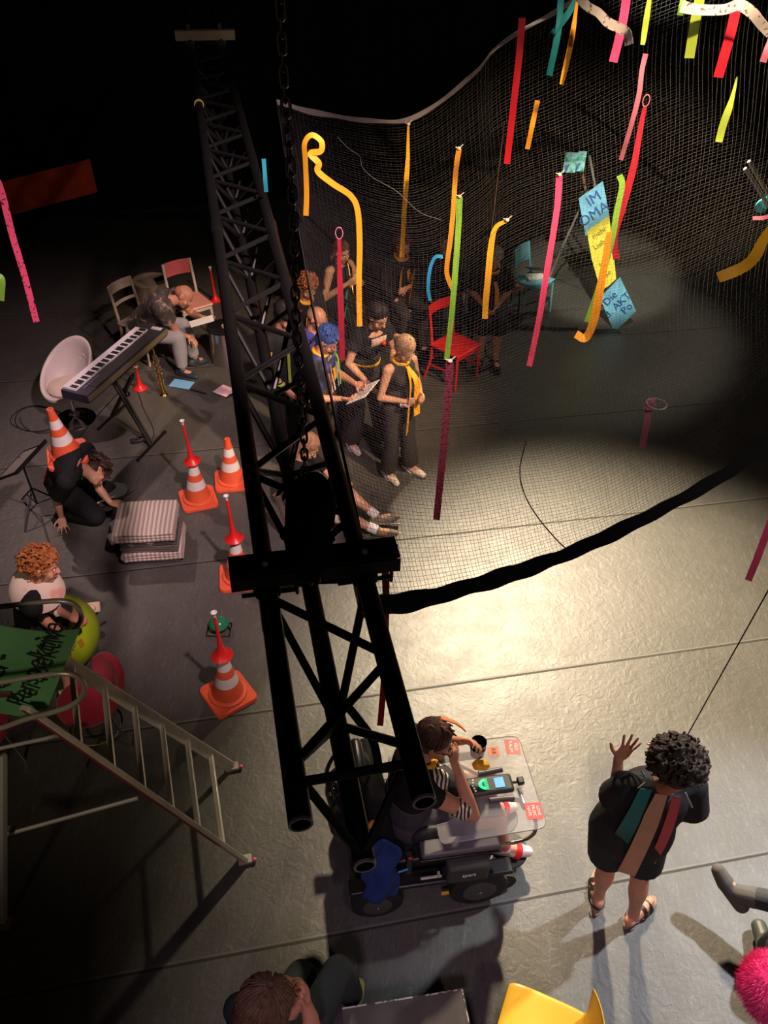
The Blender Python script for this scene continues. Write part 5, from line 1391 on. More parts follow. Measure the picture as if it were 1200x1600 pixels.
strand(cap, [cap.P['chest']+cap.front*.14+cap.lat*.06, cap.P['pelvis']+cap.front*.16+cap.lat*.06, cap.P['pelvis']+cap.front*.17+cap.lat*.06+V((0, 0, -.25))], .035, RC['olive'])

# ---- seated figures
def seat_pose(h=.46, lean=.05, **k):
    d = dict(pelvis=(0, 0, h+.12), chest=(0, lean, h+.38), neck=(0, lean*1.7, h+.57), head=(0, lean*2.2+.02, h+.72), kn_l=(-.12, .42, h+.04), kn_r=(.12, .42, h+.04), an_l=(-.12, .42, .08), an_r=(.12, .40, .08), el_l=(-.24, .10, h+.27), el_r=(.24, .10, h+.27), wr_l=(-.1, .3, h+.22), wr_r=(.1, .3, h+.22))
    d.update(k); return d
def simple_seat(label, x, y, rz, h=.46): 
    return stool(label, (x, y, 0), rz, BLK, h, .36)
# bald man with flute
bx = (-.88, 7.42)
fl_ = person('bald man with glasses and blue shirt playing a flute behind the blue-haired person', (*bx, 0), -28,
    seat_pose(.46, .08, el_r=(.26, .2, .84), el_l=(-.22, .25, .84), wr_r=(.20, .36, 1.0), wr_l=(.02, .33, 1.0)), face=(0, .85, -.5), skin=SKIN2, hair=dict(kind='thin', m=mat('stubble_grey', (.22, .15, .12), .8)),
    top=dict(m=mat('violet_blue_shirt', (.05, .05, .30), .8), sleeve=.6), bottom=dict(m=mat('grey_jeans', (.04, .045, .06), .85), leg=1.9), shoes=dict(m=BLK), glasses=mat('glasses_grey', (0, 0, 0)), vox=.007,
    hands=dict(l=dict(dir=(.4, .4, .1), palm=(0, -.7, -.2), curl=.9), r=dict(dir=(-.1, .5, .1), palm=(0, -.5, -.5), curl=.9)))
simple_seat('black stool under the bald flute player', bx[0], bx[1], -28)
a = fl_.hp(-.03, .105, -.05)+fl_.B; b2 = a + fl_.r*.52 + V((0, 0, -.06)) + fl_.f*.02
t = thing('flute', 'silver flute held across by the bald man', 'flute', a); MB().tube([fl_.r*-.06, b2-a], .0095, 10).build('tube', CHROME, t); MB().lathe([(.012, 0), (.014, .02), (.012, .04)], c=fl_.r*-.02, ax=fl_.r, n=12).build('lip_plate', CHROME, t)
for k in range(8): MB().ell((b2-a)*(.35+.07*k)+V((0, 0, .011)), (.007, .007, .004), n=8, m=5).build('key', CHROME, t)
# curly auburn haired
bx = (-.95, 8.02)
cu = person('person with curly auburn hair and yellow scarf behind the flute player', (*bx, 0), -48, seat_pose(.5, .06, wr_l=(-.1, .32, .68), wr_r=(.14, .3, .68)), face=(.1, .8, -.42), skin=SKIN, hair=dict(kind='curly', m=H_RED, n=220, vol=1.02), top=dict(m=BLK, sleeve=.9), bottom=dict(m=BLK), shoes=dict(m=BLK), vox=.0075)
scarf(cu, YEL, tails=((.06, .4), (-.06, .4)), w=.04); MB().ell(cu.P['chest'].lerp(cu.P['neck'], .5)+cu.front*.15+cu.lat*-.03, (.04, .03, .04)).build('red_flower', mat('star_red', (0, 0, 0)), cu.root)
simple_seat('black stool under the curly auburn-haired player', bx[0], bx[1], -48, .5)
# tank top horn player
bx = (-.62, 8.95)
tk = person('player in a black tank top holding a yellow-wrapped horn to the mouth', (*bx, 0), -45, seat_pose(.46, .03, el_r=(.28, .10, .72), el_l=(-.25, .14, .76), wr_r=(.10, .30, .92), wr_l=(-.04, .30, .95)), face=(0, .95, -.3), skin=SKIN, hair=dict(kind='bob', m=hairmat('hair_chestnut', (.12, .045, .03))), top=dict(m=BLK, sleeve=0), bottom=dict(m=BLK), shoes=dict(m=BLK), fem=True, vox=.0075,
    hands=dict(l=dict(dir=(.3, .4, .3), palm=(.3, -.8, 0), curl=1.1), r=dict(dir=(-.3, .4, .3), palm=(-.3, -.8, 0), curl=1.1)))
c0 = tk.P['sh_r'].lerp(tk.P['el_r'], .5); MB().ell(c0+tk.r*.036-V((0, .02, 0)), (.012, .022, .03)).build('tattoo', mat('tattoo_ink', (.06, .04, .04), .6), tk.root)
simple_seat('black stool under the tank-top horn player', bx[0], bx[1], -45)
a = tk.hp(0, .12, -.05)+tk.B; e = a+tk.f*.22+tk.r*.10+V((0, 0, -.34)); t = thing('horn', 'slim horn wrapped in yellow cloth held by the tank-top player', 'horn', a)
MB().tube(bez([(0, 0, 0), (e-a)*.4, (e-a)*.8, (e-a)], 4), [.008]*5+[.014]*4+[.02, .028, .038, .05], 12).build('bell_tube', GOLD, t); MB().ell((e-a)*.55, (.03, .035, .07)).build('wrapping', YEL, t)
strand(tk, [tk.P['chest']+tk.front*.15, tk.P['pelvis']+tk.front*.2+tk.lat*.05+V((0, 0, .08)), tk.P['pelvis']+tk.front*.34+tk.lat*.12+V((0, 0, .05))], .05, mat('mint_ribbon', (.02, .35, .18), .6))
strand(tk, [tk.P['pelvis']+tk.front*.2+tk.lat*.02+V((0, 0, .09)), tk.P['pelvis']+tk.front*.36+tk.lat*.2+V((0, 0, .06)), tk.P['pelvis']+tk.front*.5+tk.lat*.42+V((0, 0, .04))], .06, mat('mint_ribbon', (0, 0, 0)))
# sax player
bx = (.08, 9.15)
sx = person('long-sleeved saxophone player at the back under the thin yellow ribbon', (*bx, 0), -62, seat_pose(.48, .03, wr_r=(.10, .26, .58), wr_l=(.03, .28, .78)), face=(0, .9, -.4), skin=SKIN2, hair=dict(kind='short', m=hairmat('hair_chestnut', (0, 0, 0))), top=dict(m=BLK, sleeve=1.7, puff=.02), bottom=dict(m=DGREY), shoes=dict(m=BLK), vox=.008)
scarf(sx, mat('dim_gold_scarf', (.55, .27, .04), .6), tails=((.05, .45), (-.05, .3)), w=.06); simple_seat('black stool under the saxophone player at the back', bx[0], bx[1], -62, .48)
pb = sx.P['pelvis']+sx.B+sx.f*.26+V((0, 0, -.12)); s2 = sax('curved brass saxophone held by the player at the back', pb, .5, (0, 8, 28), curved=True)
# dark figure
bx = (.60, 9.32)
dk = person('dark-clothed player almost lost in shadow between the saxophone player and the red chair', (*bx, 0), -80, seat_pose(.5, .03, wr_l=(-.2, .3, .62), wr_r=(.2, .3, .62)), face=(0, .9, -.4), skin=SKIN3, hair=dict(kind='bob', m=H_DARK), top=dict(m=BLK, sleeve=1.8), bottom=dict(m=BLK), shoes=dict(m=mat('grey_sneaker', (.12, .11, .10), .7)), vox=.009)
simple_seat('black stool under the dark-clothed player at the back', bx[0], bx[1], -80, .5)
# grey haired
bx = (1.13, 8.98)
gh = person('grey-haired seated person in a black dress with a yellow scarf, hands folded', (*bx, 0), -88, seat_pose(.47, .06, kn_l=(-.08, .4, .5), kn_r=(.08, .4, .5), an_l=(-.09, .45, .08), an_r=(.09, .45, .08), el_l=(-.22, .06, .78), el_r=(.22, .06, .78), wr_l=(-.06, .27, .66), wr_r=(.06, .27, .66)), face=(0, .8, -.6), skin=SKIN2, hair=dict(kind='short', m=H_GREY), top=dict(m=BLK, sleeve=.85, wide=.02, puff=.025, name='dress'), bottom=dict(m=BLK, leg=1.15, puff=.045, flare=.05, name='dress_skirt'), shoes=dict(m=BLK), fem=True, vox=.0075, glasses=False, girth=1.08)
scarf(gh, mat('gold_scarf', (.72, .36, .03), .6), tails=((.05, .5), (-.05, .42)), w=.05); simple_seat('black stool under the grey-haired seated person', bx[0], bx[1], -88, .47)
c = at(735, 500, .45); 
# person sitting low behind the truss
pb = V((-.72, 5.75, 0))
lo = person('bare-legged person with light brown hair sitting on the floor behind the truss', pb, -12,
    dict(pelvis=(0, 0, .17), chest=(0, -.06, .46), neck=(0, -.02, .66), head=(0, .05, .80), kn_l=(-.12, .36, .30), kn_r=(.12, .38, .22), an_l=(-.06, .66, .10), an_r=(.10, .70, .08), to_l=(-.1, .82, .10), to_r=(.14, .86, .12), el_l=(-.25, .1, .42), el_r=(.25, .1, .42), wr_l=(-.1, .28, .36), wr_r=(.12, .3, .34)),
    face=(.1, .7, -.6), skin=SKIN, hair=dict(kind='bob', m=hairmat('hair_light_brown', (.28, .15, .08))), top=dict(m=BLK, sleeve=1.3), bottom=dict(m=pattern('black_white_print', [(.02, .02, .02), (.65, .6, .55)], 'noise', 9, .8, (.48, .52)), leg=.95, puff=.02, name='printed_shorts'), shoes=dict(m=mat('taupe_sneaker', (.20, .17, .13), .7), sole=mat('taupe_sole', (.3, .26, .2), .6)), vox=.007)
for q in 'lr':
    an, kn = lo.P['an_'+q], lo.P['kn_'+q]; MB().tube([an.lerp(kn, .02), an.lerp(kn, .26)], [.045, .044], 14).build('white_sock', WHITE, lo.root)
strand(lo, [lo.P['wr_l']+V((0, 0, .05)), lo.P['wr_l']+lo.f*.08+V((0, 0, .06)), lo.P['wr_l']+lo.f*.14+V((0, 0, .03))], .04, YEL)
# silver tube leaning by that person
a = at(433, 775, .5); b2 = at(462, 850, .05); t = thing('silver_tube', 'shiny silver tube leaning behind the left truss chord', 'tube', b2); MB().tube([V(), a-b2], .03, 16).build('tube', mat('brushed_steel', (0, 0, 0)), t); MB().lathe([(.033, 0), (.036, .01), (.033, .02)], c=a-b2, ax=a-b2, n=16).build('rim', CHROME, t)
# ---- bent man at the keyboard
hp0 = at(222, 512, .50); pb = V((hp0.x, hp0.y, 0))
bm_ = person('bald man in a grey patterned shirt bent forward on a chair behind the keyboard', pb, -24,
    dict(pelvis=(0, 0, .52), chest=at(245, 478, .84), neck=at(268, 470, .93), head=at(287, 463, .98), lat=V((-.35, -.94, 0)), el_l=at(300, 490, .62), el_r=at(278, 520, .52), wr_l=at(300, 493, .70)+V((.12, 0, -.02)), wr_r=at(283, 520, .45)+V((.1, -.08, 0)),
         kn_l=at(285, 508, .52), kn_r=at(278, 527, .50), an_l=(at(300, 575, .08)+V((0, .2, 0))), an_r=at(285, 577, .08), to_r=at(305, 588, .03), to_l=at(318, 570, .03)+V((0, .1, 0))),
    face=V((.8, -.25, -.75)), skin=SKIN2, hair=dict(kind='thin', m=mat('stubble_ginger', (.40, .17, .10), .8)), top=dict(m=pattern('grey_leaf_print', [(.055, .042, .038), (.10, .08, .07), (.42, .34, .27)], 'noise', 16, .8, (.45, .58)), sleeve=.45, puff=.03, wide=.02),
    bottom=dict(m=mat('pale_grey_jeans', (.30, .30, .32), .85, bump=.2), leg=1.88, puff=.022), shoes=dict(m=mat('dark_teal_shoe', (.02, .035, .045), .6), sole=mat('dark_sole', (.03, .03, .03), .7)), girth=1.1, vox=.007,
    hands=dict(l=dict(dir=V((.8, -.2, -.1)), palm=V((0, 0, 1)), curl=.6), r=dict(dir=V((.6, -.3, -.3)), palm=V((-.3, 0, -1)), curl=.7)))
o = MB().box((0, 0, 0), (.30, .12, .004)).build('paper_sheet', PAPER, smooth=False); o.location = at(315, 502, .72); o.scale = (.85, .8, 1); o.rotation_euler = (R(14), R(-8), R(22)); tag(o, 'white paper in the bent man’s hand above the steel drum', 'paper')

# ---- crouching person with a cone on the back
pb = at(125, 800, 0)
HEADC = at(147, 738, .60)
cr = person('crouching person in black with a traffic cone on the back, one hand on the floor', pb, 5,
    dict(pelvis=at(98, 748, .42), chest=at(104, 728, .68), neck=at(126, 728, .72), head=HEADC, lat=V((.1, -1, -.1)), kn_l=at(165, 785, .12)+V((0, .15, 0)), kn_r=at(150, 806, .10), an_l=at(112, 790, .08)+V((0, .2, 0)), an_r=at(105, 800, .08), to_l=at(100, 800, .03)+V((0, .2, 0)), to_r=at(88, 812, .03),
         el_r=at(88, 780, .36), wr_r=at(96, 808, .10), el_l=at(150, 775, .4)+V((0, .1, 0)), wr_l=at(172, 785, .3)),
    face=V((.6, -.2, -.95)), skin=SKIN, hair=dict(kind='curly', m=H_BROWN, n=380, vol=1.28), top=dict(m=BLK, sleeve=.8, puff=.025), bottom=dict(m=BLK, leg=1.95, puff=.03), shoes=dict(m=BLK), vox=.007, glasses=mat('glasses_grey', (0, 0, 0)),
    hands=dict(r=dict(dir=V((.12, -.35, -.22)), palm=V((0, -.1, -1)), curl=.18, splay=.5, thumb=1.), l=dict(dir=V((.7, -.2, 0)), palm=V((0, 0, -1)), curl=.9)))
pc = at(106, 712, .74); cn = make_cone('orange and white traffic cone balanced on the crouching person’s back', pc, 20); cn.rotation_euler = (R(4), R(-4), R(20))
for k, (dx, m_) in enumerate(((-.1, RC['crimson']), (-.15, RC['red']), (.02, RC['white']))):
    q0 = at(86+k*20, 712-k*4, .80)-cr.B; strand(cr, [q0, q0+V((-.05, -.05, -.05)), q0+V((-.12+.06*k, -.10, -.22))], .05, m_)
# ---- person on the ball
pb = at(60, 1000, 0); pbz = V((pb.x, pb.y, 0))
bp_ = person('person with curly ginger hair and a white neck cloth sitting on the green ball', pbz, 12,
    dict(pelvis=at(58, 968, .66), chest=at(48, 935, .92), neck=at(58, 908, 1.10), head=at(66, 886, 1.2), lat=V((.2, -1, 0)), kn_l=at(112, 965, .55), kn_r=at(98, 1000, .55), an_l=at(128, 953, .18), an_r=at(110, 1090, .1), to_l=at(141, 951, .16), to_r=at(118, 1108, .06),
         el_l=at(78, 948, .9), el_r=at(62, 962, .85), wr_l=at(108, 963, .72), wr_r=at(95, 990, .68)),
    face=V((.95, .12, -.25)), skin=SKIN2, hair=dict(kind='curly', m=hairmat('hair_ginger', (.34, .11, .03)), n=260, vol=1.06), top=dict(m=BLK, sleeve=.75, puff=.02), bottom=dict(m=DGREY, leg=.95, puff=.02, name='shorts'), shoes=dict(m=pattern('cream_spotted_shoe', [(.70, .55, .34), (.10, .07, .04)], 'noise', 22, .7, (.62, .66)), sole=mat('cream_sole', (.65, .52, .35), .6)), vox=.007,
    hands=dict(l=dict(dir=V((.8, 0, -.3)), palm=V((0, .2, -1)), curl=.9), r=dict(dir=V((.5, -.2, -.6)), palm=V((.3, 0, -1)), curl=.5)))
m = MB(); nk = bp_.P['neck']
m.rings([[nk + bp_.lat*(w*math.cos(a)) + bp_.front*(d*math.sin(a)-.02) + V((0, 0, z)) for a in [k*2*math.pi/24 for k in range(24)]] for w, d, z in ((.085, .08, .03), (.15, .13, .0), (.185, .165, -.05), (.19, .175, -.09), (.16, .15, -.10))])
m.build('neck_cloth', pattern('cream_pink_cloth', [(.72, .60, .48), (.75, .35, .27)], 'noise', 7, .85, (.5, .62), bump=.2), bp_.root)
pw = bp_.P['el_l'].lerp(bp_.P['wr_l'], .3); MB().tube([pw+V((.01, .038*math.cos(a), .038*math.sin(a))) for a in [k*.524 for k in range(12)]], .012, 8, closed=True).build('wristband', WHITE, bp_.root)

# ---- bottom-edge person
hd = at(420, 1573, 1.30)
bt = person('long-haired person seen from above at the bottom edge, hands to the face', V((hd.x-.05, hd.y-.12, 0)), 28,
    dict(pelvis=hd+V((-.12, -.22, -.66)), chest=hd+V((-.10, -.14, -.36)), neck=hd+V((-.05, -.06, -.16)), head=hd, kn_l=at(520, 1522, .66), kn_r=at(545, 1545, .60)+V((0, -.02, 0)), kn_l_=None, an_l=at(468, 1545, .2), an_r=at(553, 1552, .08), to_r=at(566, 1560, .03)+V((.02, .07, 0)), to_l=at(480, 1545, .1),
         el_l=at(470, 1560, .95), el_r=at(492, 1600, .88), wr_l=at(462, 1546, 1.09), wr_r=at(476, 1575, 1.05)) if False else
    dict(pelvis=hd+V((-.12, -.22, -.66)), chest=hd+V((-.10, -.14, -.36)), neck=hd+V((-.05, -.06, -.16)), head=hd, kn_l=at(470, 1525, .50), kn_r=at(528, 1518, .62), an_l=at(482, 1546, .10), an_r=at(552, 1560, .09), to_l=at(483, 1535, .05), to_r=at(560, 1540, .04),
         el_l=at(455, 1580, .95), el_r=at(488, 1602, .90), wr_l=at(466, 1556, 1.06), wr_r=at(478, 1565, 1.05)),
    face=V((.8, .5, -.35)), skin=SKIN2, hair=dict(kind='long', m=hairmat('hair_mid_brown', (.13, .07, .042)), len=.30, big=1.22), top=dict(m=mat('dark_green_top', (.02, .028, .028), .85), sleeve=.5), bottom=dict(m=mat('dark_green_trousers', (.016, .026, .028), .85, bump=.2), leg=1.85, puff=.022), shoes=dict(m=mat('mustard_shoe', (.42, .38, .10), .75, bump=.3)), vox=.006,
    hands=dict(l=dict(dir=V((-.1, .1, .3)), palm=V((-.6, -.3, 0)), curl=.8), r=dict(dir=V((0, .1, .3)), palm=V((-.6, -.3, 0)), curl=.8)))
MB().tube([bt.hp(-.02, -.07, .125), bt.hp(.035, -.055, .128)], .006, 6).build('hair_clip', CHROME, bt.root)
stool('black stool under the brown-haired person at the bottom edge', (bt.P['pelvis'].x+bt.B.x, bt.P['pelvis'].y+bt.B.y, 0), 20, BLK, .42, .34)

# ---- reclining person at the lower right
hip = V((2.75, 1.55, .30)); hd2 = at(1192, 1548, .85)
rc = person('reclining person at the lower right with a hot pink fluffy hat', V((hip.x, hip.y, 0)), 150,
    dict(pelvis=hip, chest=hip+V((-.22, -.12, .25)), neck=hip+V((-.42, -.14, .42)), head=hd2+V((.05, 0, 0)), lat=V((0, 1, 0)), plat=V((.3, 1, 0)), kn_r=at(1238, 1415, .42), an_r=at(1158, 1398, .30), to_r=at(1124, 1362, .34), kn_l=at(1225, 1480, .35), an_l=at(1196, 1478, .10), to_l=at(1186, 1448, .08), el_l=hip+V((-.3, -.35, .1)), wr_l=hip+V((-.2, -.55, 0)), el_r=hip+V((-.2, .2, .15)), wr_r=hip+V((-.1, .3, 0))),
    face=V((-.4, .8, .1)), hair=dict(kind='short', m=H_DARK), top=dict(m=BLK, sleeve=1.8), bottom=dict(m=mat('charcoal_leggings', (.03, .034, .038), .8, bump=.2), leg=1.95, puff=.012), shoes=dict(m=mat('grey_sock', (.09, .085, .08), .9), only='r', boot=.3, puff=.015), vox=.007, girth=.9)
MB().caps_(rc.P['an_l'], rc.P['an_l']+V((.03, -.02, .2)), .055, .06).caps_(rc.P['an_l'], rc.P['to_l'], .05, .045).build('boot', mat('olive_boot', (.045, .05, .04), .5), rc.root, vox=.008)
PK = mat('pink_fur', (1.0, .015, .24), .9, sheen=.5, var=.25, vs=30)
m = MB(); rr = random.Random(5); hc = rc.P['head']+V((0, 0, .03))
m.ell(hc, (.145, .15, .14), n=28, m=18)
hatb = m.build('fluffy_hat', PK, rc.root)
m = MB()
for i in range(5200):
    a = rr.uniform(0, 6.28); z = rr.uniform(-.8, 1); q = math.sqrt(1-z*z); n_ = V((q*math.cos(a), q*math.sin(a), z)); p = hc+V((n_.x*.14, n_.y*.145, n_.z*.135))
    e = p + n_*rr.uniform(.018, .038) + V((rr.uniform(-.015, .015), rr.uniform(-.015, .015), -.01)); u, w = frame(n_)
    m._add([p+u*.0028, p-u*.0014+w*.0025, p-u*.0014-w*.0025, e], [(0, 1, 3), (1, 2, 3), (2, 0, 3), (0, 2, 1)])
fz = m.build('fur', PK, hatb, smooth=False); fz['kind'] = 'stuff'

# ======================= POWER WHEELCHAIR
def wheelchair():
    O = V((.30, 2.56, 0)); yaw = 10
    t = thing('power_wheelchair', 'black power wheelchair with a clear tray, seen from above at bottom centre', 'wheelchair', O, yaw)
    vin = mat('grey_violet_vinyl', (.10, .09, .105), .42); gun = mat('gunmetal', (.07, .07, .075), .4, metal=.6)
    tyre = mat('tyre', (.014, .014, .014), .75)
    # base
    m = MB().box((-.08, 0, .24), (.78, .40, .22)).box((-.2, 0, .36), (.45, .36, .1)); b = m.build('base', BPLAST, t, bevel=.03)
    MB().box((.02, -.225, .20), (.5, .06, .1)).build('fender', BPLAST, t, bevel=.02)
    for sy in (-1, 1):
        for x, r_, w in ((-.33, .15, .07), (.27, .175, .085)):
            y = sy*.30; wt = MB().tube([(x, y-w/2, r_), (x, y-w/2+.01, r_), (x, y+w/2-.01, r_), (x, y+w/2, r_)], [r_-.02, r_, r_, r_-.02], 32).build('wheel', tyre, t)
            MB().lathe([(r_*.6, -.01), (r_*.58, w/2+.006), (.05, w/2+.012), (.001, w/2+.012)], c=(x, y, r_), ax=(0, sy, 0), n=24).build('hub', mat('wheel_hub', (.06, .06, .055), .45), wt)
            MB().ell((x, y+sy*(w/2+.012), r_), (.012, .006, .012)).build('hub_cap', CHROME, wt)
        MB().box((-.02, sy*.30, .35), (.95, .1, .03), (0, 0, 0)).build('mudguard', BPLAST, t, bevel=.014)
        # front casters
        x = .43; wt = MB().tube([(x, sy*.25-.03, .09), (x, sy*.25+.03, .09)], .09, 24).build('caster_wheel', tyre, t)
        MB().lathe([(.045, -.034), (.045, .034)], c=(x, sy*.25, .09), ax=(0, 1, 0), n=18).build('caster_hub', gun, wt)
        MB().bar((x-.02, sy*.25, .2), (.35, sy*.2, .25), .07, .04).build('caster_fork', gun, t, bevel=.008)
    MB().box((.06, -.345, .215), (.045, .012, .018)).build('side_reflector', mat('amber_reflector', (.9, .4, .03), .3), t)
    # seat, back
    MB().box((.02, 0, .50), (.50, .46, .08)).build('seat_cushion', BLK, t, bevel=.03)
    MB().box((-.30, 0, .78), (.10, .42, .56), (0, -10, 0)).build('backrest', BLK, t, bevel=.04)
    MB().box((-.40, 0, 1.12), (.07, .24, .14), (0, -10, 0)).build('headrest', BPLAST, t, bevel=.03)
    for sy in (-1, 1):
        MB().box((.12, sy*.295, .66), (.44, .10, .045)).build('armrest', vin, t, bevel=.016)
        MB().box((.12, sy*.295, .63), (.46, .11, .02)).build('armrest_support', BPLAST, t, bevel=.005)
        MB().bar((-.16, sy*.3, .46), (-.16, sy*.3, .64), .04, .03).build('arm_post', gun, t)
        MB().ell((-.02, sy*.20, .62), (.11, .045, .09), n=20, m=12).build('side_pad', mat('side_pad_grey', (.028, .028, .03), .6), t)
    MB().tube(bez([(.28, -.31, .635), (.46, -.31, .64), (.55, -.28, .65), (.57, -.22, .68), (.53, -.15, .70), (.52, -.04, .72)], 5), .011, 10).build('tray_tube', CHROME, t)
    MB().tube([(.52, -.17, .72), (.50, -.12, .735), (.40, -.10, .735), (.26, -.10, .735)], .014, 8).build('tray_tube', BMETAL, t)
    MB().tube([(.2, .2, .68), (.32, .06, .735)], .010, 8).build('tray_strut', gun, t)
    # tray
    tr = MB(); rs = []
    out = []
    for cx, cy, a0, r_ in ((.55, .225, 0, .05), (.03, .245, 90, .03), (.03, -.30, 180, .03), (.55, -.27, 270, .05)):
        for q in range(6): a = R(a0+q*18); out.append((cx+r_*math.cos(a), cy+r_*math.sin(a)))
    # belly cut-out towards the body
    ring = []
    for (x, y) in out: ring.append((x, y))
    body_cut = [(.0+.20*math.cos(a), -.02+.20*math.sin(a)) for a in [math.pi/2-k*math.pi/12 for k in range(13)]]
    left = out[:12]; right = out[12:]
    full = left + body_cut + right
    clear = mat('clear_acrylic', (.80, .80, .84), .06, var=.0, trans=1., ior=1.12)
    zt = .765
    bm = bmesh.new(); vs = [bm.verts.new((x, y, zt)) for x, y in full]; fc = bm.faces.new(vs); r_ = bmesh.ops.extrude_face_region(bm, geom=[fc]); 
    for v in [e for e in r_['geom'] if isinstance(e, bmesh.types.BMVert)]: v.co.z += .006
    bmesh.ops.recalc_face_normals(bm, faces=bm.faces); me = bpy.data.meshes.new('tray'); bm.to_mesh(me); bm.free(); me.materials.append(mat('smoked_acrylic', (.62, .60, .64), .08, var=0, alpha=.19)); tray = bpy.data.objects.new('tray', me); COL.objects.link(tray); tray.parent = t
    edge = [V((x, y, zt+.003)) for x, y in full]; MB().tube(edge, .0028, 6, closed=True).build('tray_edge', mat('tray_edge_grey', (.22, .21, .23), .3), tray)
    z = zt+.0075
    def sticker(x, y, w, h, m_, rz, words, wm, sz):
        s_ = MB().box((x, y, z), (w, h, .001), (0, 0, rz)).build('sticker', m_, tray, smooth=False)
        for k, (wd, dx, dy) in enumerate(words):
            q = Euler((0, 0, R(rz-90))).to_matrix(); text('lettering', wd, sz, wm, s_, V((x, y, z+.001))+q @ V((dx, dy, 0)), q, .0004)
    stred = mat('sticker_red', (.75, .05, .06), .5, var=.1); stor = mat('sticker_orange', (.75, .17, .05), .5)
    wi = mat('white_ink', (.85, .8, .78), .6, var=0); di = mat('dark_ink', (.06, .02, .02), .6, var=0)
    sticker(.545, .20, .085, .10, stred, -8, [('FREI', 0, .018), ('RAUM', 0, -.012)], wi, .028)
    sticker(.425, .185, .062, .062, stor, -2, [('AK', 0, .0)], di, .038)
    sticker(.55, -.215, .09, .10, stred, -4, [('LOVE', 0, .026), ('MUSIC', 0, .0), ('HATE', 0, -.026)], wi, .024)
    # control console under/at the tray
    cs = thing_part = MB().box((.34, -.04, z+.02), (.27, .115, .035)).build('control_console', mat('console', (.045, .047, .05), .4), t, bevel=.018)
    MB().box((.395, -.04, z+.04), (.055, .062, .003)).build('screen', mat('lcd_blue', (.15, .5, .9), .3, emis=.5, ecol=(.15, .5, .95), var=.02), cs, smooth=False)
    m = MB(); n = 16; g = [[], []]
    for k in range(9):
        a = R(130+100*k/8); g[0].append((.36+.085*math.cos(a), -.04+.085*math.sin(a)*.5, z+.040)); g[1].append((.36+.066*math.cos(a), -.04+.066*math.sin(a)*.5, z+.040))
    MB().sheet(g, .003).build('green_display', mat('led_green', (.05, .9, .35), .3, emis=1.2, ecol=(.05, .95, .35), var=0), cs)
    for k in range(6): MB().box((.318, -.07+.012*k, z+.040), (.022, .008, .003)).build('green_bar', mat('led_green_dim', (.02, .4, .15), .3, emis=.7, ecol=(.02, .8, .3), var=0), cs, smooth=False)
    for k in range(5): MB().ell((.242+.004*abs(k-2), -.074+.017*k, z+.040), (.006, .006, .004)).build('button', mat('button_cream', (.8, .75, .6), .4, emis=.3), cs)
    MB().tube([(.47, -.04, z+.02), (.51, -.04, z+.02)], .008, 8).build('console_link', BPLAST, cs); MB().box((.52, -.04, z+.025), (.04, .045, .03)).build('socket_block', BPLAST, cs, bevel=.008)
    MB().box((.30, -.155, z-.03), (.17, .10, .02)).build('side_plate', mat('plate_grey', (.10, .105, .10), .5), t, bevel=.02)
    MB().tube([(.30, .045, z+.012), (.44, .055, z+.012)], .016, 12).build('grip_bar', vin, t); MB().tube([(.32, -.125, z+.012), (.46, -.13, z+.012)], .016, 12).build('grip_bar', vin, t)
    # footplates
    MB().bar((.30, 0, .42), (.50, 0, .12), .05, .04).build('leg_rest', BPLAST, t, bevel=.008)
    MB().lathe([(.001, 0), (.12, 0), (.12, .014), (.001, .014)], c=(.52, -.09, .10), n=28).build('footplate', BPLAST, t, bevel=.003); MB().lathe([(.001, 0), (.12, 0), (.12, .014), (.001, .014)], c=(.52, .13, .10), n=28).build('footplate', BPLAST, t, bevel=.003)
    # bags and cloth
    bg = MB().box((.16, -.36, .52), (.24, .09, .16)).build('side_pouch', mat('pouch_grey', (.05, .047, .047), .7, bump=.2), t, bevel=.02)
    text('lettering', 'sport', .035, wi, bg, V((.16, -.407, .53)), Euler((R(80), 0, 0)), .001)
    m = MB()
    for k, p in enumerate(((-.44, 0, .85), (-.47, .1, .7), (-.45, -.1, .72), (-.42, .02, 1.0), (-.47, 0, .58))): m.ell(p, (.11, .15, .13))
    bp = m.build('backpack', mat('black_nylon', (.012, .012, .013), .4, bump=.3), t, vox=.012, sm=3)
    for sy in (-1, 1): MB().tube(bez([(-.38, sy*.1, 1.1), (-.5, sy*.12, 1.05), (-.56, sy*.12, .9), (-.56, sy*.12, .75)], 4), .012, 6).build('pack_strap', BPLAST, bp)
    for k in range(4): MB().ell((-.56+.02*k, -.08+.05*k, .98-.02*k), (.012, .012, .008)).build('buckle', CHROME, bp)
    m = MB(); g = []
    for i in range(9):
        row = []
        for j in range(7): row.append((-.36+.03*math.sin(i*1.1+j)-.035*j*.4, -.30-.05*math.sin(j*.7)+.02*math.sin(i*2)+.0*j, .72-.065*i)) if False else row.append((-.42+.20*j/6+.02*math.sin(i*1.3), -.29-.035*math.sin(j*1.3+i*.6)-.012*i, .80-.058*i+.02*math.sin(j)))
        g.append(row)
    MB().sheet(g, .02).build('blue_jacket', mat('royal_blue_cloth', (.010, .035, .17), .8, bump=.3), t, subd=1)
    MB().box((-.20, -.345, .56), (.06, .01, .035), (20, 0, 10)).build('blue_tag', mat('bright_blue', (.05, .3, .75), .5), t, bevel=.003)
    MB().ell((-.34, -.22, .86), (.04, .03, .03)).build('orange_pouch', mat('orange_cloth', (.8, .3, .04), .6), t); MB().ell((-.16, -.33, .66), (.014, .008, .01)).build('red_switch', RED, t)
    MB().bar((-.1, -.36, .47), (.02, -.36, .47), .014, .014).build('latch', ALU, t, bevel=.003); MB().bar((.0, -.36, .52), (.0, -.36, .47), .014, .014).build('latch', ALU, t, bevel=.003)
